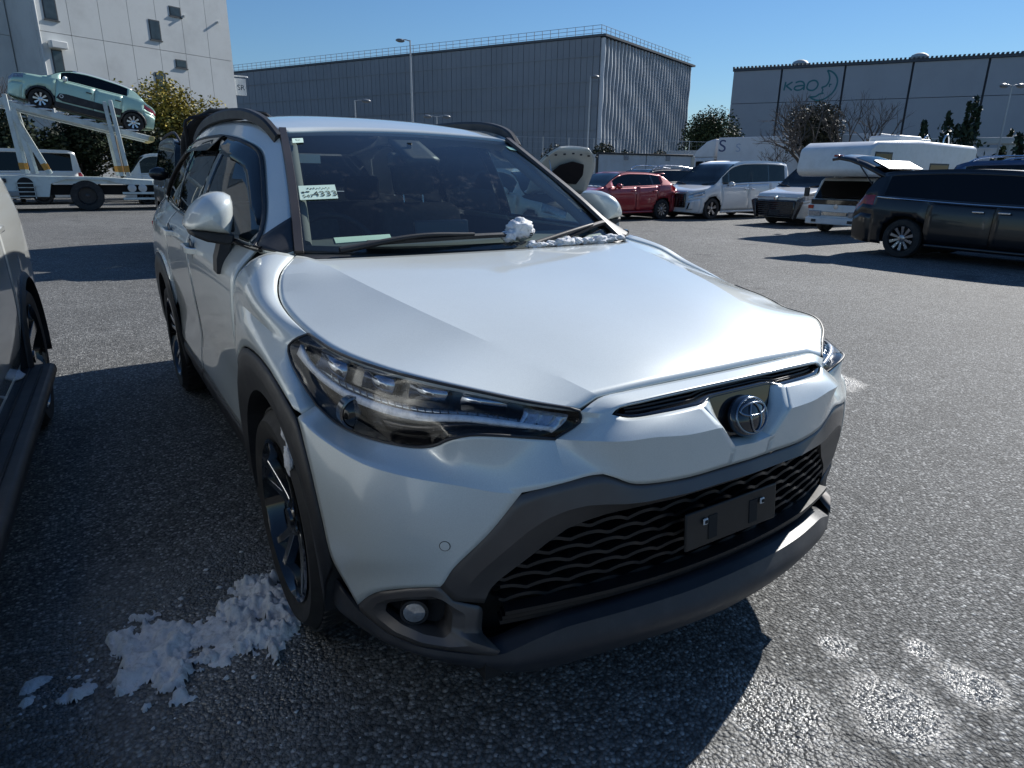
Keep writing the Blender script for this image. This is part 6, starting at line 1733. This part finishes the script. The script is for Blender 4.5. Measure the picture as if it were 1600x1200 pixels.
def shelter():
    r = empty('frame_shelter', 'white steel frame with rounded bays beyond the parked cars on the right', 'shelter', (37, 20.5, 0), math.atan2(-9, 4.0))
    m = simple('frame_white', (.55, .58, .58), .5, var=.06)
    box('beam', (7, 0, 3.25), (15, .5, .32), m, r, .03)
    for k in range(6):
        box('post', (.2+2.6*k, 0, 1.55), (.20, .3, 3.1), m, r, .03)
        for s in (-1, 1): prism('corner_gusset', [(.2+2.6*k+s*.1, 3.1), (.2+2.6*k+s*.45, 3.1), (.2+2.6*k+s*.2, 3.0), (.2+2.6*k+s*.1, 2.75)], 'y', -.1, .1, m, r)
    return r
def white_wall():
    r = empty('boundary_wall', 'long low white boundary wall below the factory hall', 'wall', (44, 45, 0), math.atan2(-27, 12.))
    m = simple('wall_white', (.48, .51, .54), .8, var=.08, scale=.5, dirt=((.3, .29, .28), .6, .4))
    for k in range(18): box('wall_bay', (1+2.0*k, 0, 1.7), (1.97, .2, 3.4), m, r)
    box('coping', (18, 0, 3.45), (36, .3, .10), m, r)
    return r
def ground_snow():
    sn = snow_mat()
    def patch(cx, cy, rx, ry, ang, seed, h, res=.006, thr=.0):
        bm = bmesh.new(); N = int(2*rx/res); Mq = int(2*ry/res); vs = {}
        ca, sa = math.cos(ang), math.sin(ang)
        def f(a, b):
            e = 1-((a/rx)**2+(b/ry)**2)
            p = Vector((a*11+seed*11.3, b*11, seed)); q = Vector((a*34, b*34+seed, 3)); w = Vector((a*90, b*90, seed))
            return e*1.0-.42+1.0*noise.noise(p)+.55*noise.noise(q)+.28*noise.noise(w)
        for j in range(Mq+1):
            for i in range(N+1):
                a, b = -rx+i*res, -ry+j*res; v = f(a, b)
                if v > -.14: vs[i, j] = (a, b, v)
        V = {}
        for (i, j), (a, b, v) in vs.items():
            q = Vector((a*26, b*26+seed, 3)); q2 = Vector((a*70+5, b*70, seed+9)); q3 = Vector((a*180, b*180, seed))
            lump = .66+.50*noise.noise(q)+.30*noise.noise(q2)+.14*noise.noise(q3)
            z = h*(1-math.exp(-2.4*v))*max(.15, lump) if v > 0 else h*v*3
            V[i, j] = bm.verts.new((cx+a*ca-b*sa, cy+a*sa+b*ca, z))
        for (i, j) in V:
            q = [(i, j), (i+1, j), (i+1, j+1), (i, j+1)]
            if all(k in V for k in q): bm.faces.new([V[k] for k in q])
        return bm
    def add(name, label, *a, **k):
        o = bmobj(name, patch(*a, **k), sn, None, 180); o['kind'] = 'stuff'; o['label'] = label; return o
    return add
# ------------------------------------------------------------------ assemble
CAR, WS = main_car()
left_suv(); black_suv(); hood_up_sedan()
red_hatch()
minivan('minivan', 'white tall minivan with blocky dark chrome grille beside the red hatchback', (15.1, 15.15, 0), {}, paint('white_paint_one', (.72, .73, .73), .05, .35), 'blocks')
minivan('minivan', 'white minivan with black slatted grille parked next to the camper', (15.8, 11.65, 0),
        dict(L=4.7, W=1.73, H=1.88, fo=.9, wb=2.85, R=.32), paint('white_paint_two', (.74, .75, .74), .05, .35), 'slats')
camper(); black_van(); blue_wagon(); dark_wagon()
carrier(); mint_hatch(); hiace(); kei_van(); container(); letter_truck()
left_building(); big_building(); kao_building(); white_wall(); shelter()
lamp_post('tall lamp post rising above the white roof with one drooping head', (17.2, 40.0, 0), 9.0, [(-.45, .25)])
lamp_post('short pale lamp post left of the tall one', (13.5, 40.0, 0), 5.4, [(.5, -.3)], r0=.05)
lamp_post('short twin-headed lamp post right of the tall one', (18.9, 40.0, 0), 4.8, [(.45, -.28), (-.45, .28)], r0=.05)
lamp_post('slim lamp post in front of the factory hall at the picture right', (38.0, 15.6, 0), 5.75, [(.28, -.2), (-.28, .2)], r0=.05)
lamp_post('pale pole at the near corner of the ribbed block', (27.3, 35.0, 0), 7.3, [(.25, -.1)], r0=.06)
fence('mesh_fence', 'tall wire mesh fence in front of the ribbed grey block', (24.5, 47, 0), (47, 40.5, 0), 4.2, 2.2)
YL = [(.34, .28, .05), (.22, .19, .04), (.42, .33, .07), (.09, .10, .03)]
DG = [(.020, .032, .016), (.030, .045, .020), (.012, .020, .010)]
OG = [(.035, .055, .022), (.055, .07, .028), (.020, .032, .015)]
bush('yellow-green evergreen shrub in front of the pale building, left of two', (1.9, 35.5, 0), 2.7, 2.0, 5.1, YL, 19000, .085, 11, trunk=.2, lobes=16)
bush('smaller yellow-green shrub nearest the corner of the pale building', (5.2, 36.8, 0), 2.0, 1.6, 4.4, YL, 13000, .085, 12, trunk=.2, lobes=13)
bush('dark evergreen bush under the sloping deck beside the diagonal post', (-3.2, 33.0, 0), 1.5, 1.2, 3.6, DG, 10000, .085, 13, trunk=.2)
bush('round dark evergreen bush under the mint hatchback', (-1.1, 33.2, 0), 1.5, 1.2, 3.5, DG, 10000, .085, 14, trunk=.2)
bush('low dark bush between the small van and the raised hood', (1.6, 33.4, 0), 1.6, 1.2, 3.0, DG, 9000, .085, 15, trunk=.1)
for k, (x, y, h, lb) in enumerate([(-3.6, 35.5, 5.6, 'bare leafless tree left behind the mint hatchback'), (-.4, 36.5, 6.1, 'bare leafless tree in front of the pale wall, above the mint hatchback roof'), (2.0, 38, 6.3, 'bare leafless tree beside the yellow-green shrub')]):
    bare_tree(lb, (x, y, 0), h, 30+k, .6, 5, .07)
bare_tree('spreading bare tree with many stems behind the white minivans', (32.6, 22.3, 0), 6.4, 50, .66, 6, .20)
bare_tree('lower bare tree left of the spreading one', (31.6, 23.6, 0), 3.7, 51, .7, 5, .11)
bare_tree('bare tree behind the camper bunk', (34.3, 21.0, 0), 5.6, 52, .6, 6, .16)
bush('broad dark green tree between the ribbed block and the factory hall', (52.0, 46.8, 0), 4.2, 3.4, 6.6, OG, 22000, .12, 21, 'broadleaf_tree', .3, 16)
bush('brownish evergreen tree behind the bare trees', (41.0, 28.0, 0), 2.2, 2.0, 5.3, [(.05, .045, .025), (.07, .06, .03), (.03, .03, .018)], 11000, .09, 22, 'broadleaf_tree', .5)
for k, (x, y, rr, h, lb) in enumerate([(29.0, 39.5, 2.6, 3.3, 'grey-green scrub left of the pale pole by the mesh fence'), (32.5, 38.5, 2.4, 4.0, 'grey-green scrub behind the white container'), (37.0, 39.0, 2.6, 3.2, 'grey-green scrub between container and box truck')]):
    bush(lb, (x, y, 0), rr, 1.4, h, [(.06, .065, .035), (.09, .085, .05), (.035, .04, .022)], 9000, .09, 60+k, 'shrub', .05)
juniper('dark flame-shaped juniper behind the camper roof ladder', (38.3, 17.3, 0), 5.6, 3.8, 71)
juniper('dark flame-shaped juniper cut by the right picture edge', (36.6, 13.0, 0), 5.3, 3.4, 72)
# snow lying about
add = ground_snow()
add('snow', 'wide patch of dirty trodden snow on the dark asphalt', -1.275, .955, .15, .26, .25, 3, .050)
add('snow', 'patch of crusty snow banked against the front tyre', -.965, 1.0, .15, .27, -.15, 8, .070)
add('snow', 'thin crumbs of snow between the two patches', -1.11, .93, .13, .17, .5, 14, .020)
add('snow', 'small lump of snow at the left below', -1.47, .895, .055, .045, .3, 21, .03, res=.005)
add('snow', 'thin scrap of snow farthest left', -1.565, .985, .05, .03, .3, 23, .018, res=.005)
add('snow', 'pointed scrap of snow at the lower left edge', -1.59, .915, .03, .045, -.4, 25, .02, res=.005)
def crumbs():
    rnd = random.Random(5); bm = bmesh.new()
    for k in range(80):
        c = rnd.choice([(-1.27, .95, .16, .22), (-.98, .98, .13, .22), (-1.1, .85, .16, .14), (-1.45, .92, .12, .08)])
        r_ = .002+.008*rnd.random()**3
        g = bmesh.ops.create_icosphere(bm, subdivisions=1, radius=r_); x, y = rnd.gauss(c[0], c[2]), rnd.gauss(c[1], c[3])
        if x > -.80 or (x > -.93 and .75 < y < 1.25): x -= .3
        for v in g['verts']: v.co = Vector((v.co.x*(.5+1.2*rnd.random())+x, v.co.y*(.5+1.2*rnd.random())+y, v.co.z*.45+r_*.2))
    o = bmobj('snow', bm, snow_mat(), None, 180); o['kind'] = 'stuff'; o['label'] = 'loose crumbs of snow scattered over the dark asphalt'
crumbs()
def clump(label, c, s, seed, amp=.34): return tag(blob('snow_clump', c, s, snow_mat(), None, amp, 1.7, 4, seed), label, 'snow')
clump('large lump of snow leaning on the windshield above the wiper', (.175, 1.295, 1.128), (.060, .035, .040), 1)
clump('smaller lump of snow left of the large one on the windshield', (.112, 1.275, 1.105), (.030, .024, .024), 2)
for k, (x, y, z, a) in enumerate([(.20, 1.222, 1.078, .030), (.27, 1.226, 1.079, .022), (.345, 1.228, 1.082, .034), (.40, 1.236, 1.083, .028), (.47, 1.238, 1.08, .026), (.535, 1.246, 1.082, .034), (.60, 1.256, 1.085, .030), (.655, 1.262, 1.086, .022)]):
    o = clump('small snow clump on the hood edge, %s counted from the large lump' % ('first', 'second', 'third', 'fourth', 'fifth', 'sixth', 'seventh', 'eighth')[k], (x, y, z-.004), (a*1.35, a*.65, a*.55), 4+k, .5); o['group'] = 'snow clumps along the hood edge'
for k, (y, z, a) in enumerate([(.80, .684, .030), (.79, .655, .026), (.775, .70, .024), (.765, .625, .022)]):
    pass
clump('wedge of packed snow on top of the front tyre', (-.872, .80, .662), (.028, .055, .045), 31)
clump('strip of snow on the front tyre sidewall', (-.896, .765, .60), (.012, .030, .045), 32)
# papers on and behind the glass
def wsp(u, v, d=-.004):
    i = min(39, int(u*40)); j = min(23, int(v*24)); fu = u*40-i; fv = v*24-j
    p = WS[j][i].lerp(WS[j][i+1], fu).lerp(WS[j+1][i].lerp(WS[j+1][i+1], fu), fv)
    return p+Vector((0, -.5, .86))*d
pap = simple('pale_green_paper', (.60, .78, .68), .7, var=.04); ink = simple('print_ink', (.01, .03, .03), .6)
def sticker(name, label, quad, mat):
    P = [Vector(p) for p in quad]; nrm = (P[1]-P[0]).cross(P[3]-P[0]).normalized()
    return tag(pyobj(name, P+[p-nrm*.0012 for p in P], [(0, 1, 2, 3), (7, 6, 5, 4), (0, 4, 5, 1), (1, 5, 6, 2), (2, 6, 7, 3), (3, 7, 4, 0)], mat), label, 'sticker')
off = Vector((0, .5, -.86))*-.004
q = [Vector(p)+off for p in ((-.606, 1.524, 1.235), (-.473, 1.512, 1.240), (-.459, 1.585, 1.286), (-.590, 1.594, 1.281))]
st = sticker('number_sticker', 'pale green paper reading 4333 on the windshield', q, pap)
ex = (q[1]-q[0]).normalized(); ey = (q[3]-q[0]); ey = (ey-ex*ey.dot(ex)).normalized(); ez = ex.cross(ey)
def stext(s, size, fx, fy, parent, sx=1.):
    t = text_obj('print', s, size, ink, parent, sx=1.)
    c = q[0].lerp(q[1], fx)+(q[3]-q[0])*fy+ez*.0012
    t.matrix_world = Matrix.Translation(c) @ Matrix((ex, ey, ez)).transposed().to_4x4() @ Matrix.Diagonal((sx, 1, 1, 1))
    return t
stext('4333', .046, .68, .34, st, .95); stext('547', .026, .22, .22, st)
for k in range(8):
    c = q[0].lerp(q[1], .24+.08*k)+(q[3]-q[0])*(.78-.03*(k % 2))+ez*.001
    o = box('print_mark', (0, 0, 0), (.0045, .006 if k < 3 else .004, .0006), ink, st); o.matrix_world = Matrix.Translation(c) @ Matrix((ex, ey, ez)).transposed().to_4x4()
for fx, fy, w, h in ((.10, .50, .009, .009), (.22, .54, .013, .006)):
    c = q[0].lerp(q[1], fx)+(q[3]-q[0])*fy+ez*.001
    o = box('print_mark', (0, 0, 0), (w, h, .0006), ink, st); o.matrix_world = Matrix.Translation(c) @ Matrix((ex, ey, ez)).transposed().to_4x4()
q2 = [Vector(p)+off for p in ((-.523, 1.873, 1.437), (-.477, 1.884, 1.441), (-.468, 1.922, 1.459), (-.515, 1.908, 1.455))]
s2 = sticker('corner_sticker', 'tiny pale sticker in the upper corner of the windshield', q2, pap)
c = (q2[0]+q2[2])/2+ez*.0015
t = text_obj('print', 'EX', .016, ink, s2); t.matrix_world = Matrix.Translation(c) @ Matrix((ex, ey, ez)).transposed().to_4x4()
s3 = sticker('round_sticker', 'small round-cornered sticker at the far top corner of the windshield', [Vector(p)+off for p in ((.495, 1.885, 1.442), (.525, 1.872, 1.437), (.520, 1.905, 1.452), (.490, 1.918, 1.457))], simple('sticker_teal', (.25, .5, .45), .5))
pz = 1.094
tag(prism('dash_paper', [(-.471, 1.60), (-.22, 1.66), (-.29, 1.47), (-.528, 1.40)], 'z', pz, pz+.002, pap), 'sheet of pale paper lying on the dashboard', 'paper')
tag(box('visor_label', (-.43, 1.98, 1.385), (.09, .004, .035), simple('paper_white', (.75, .75, .72), .6)), 'white label hanging behind the windshield above the number paper', 'label')
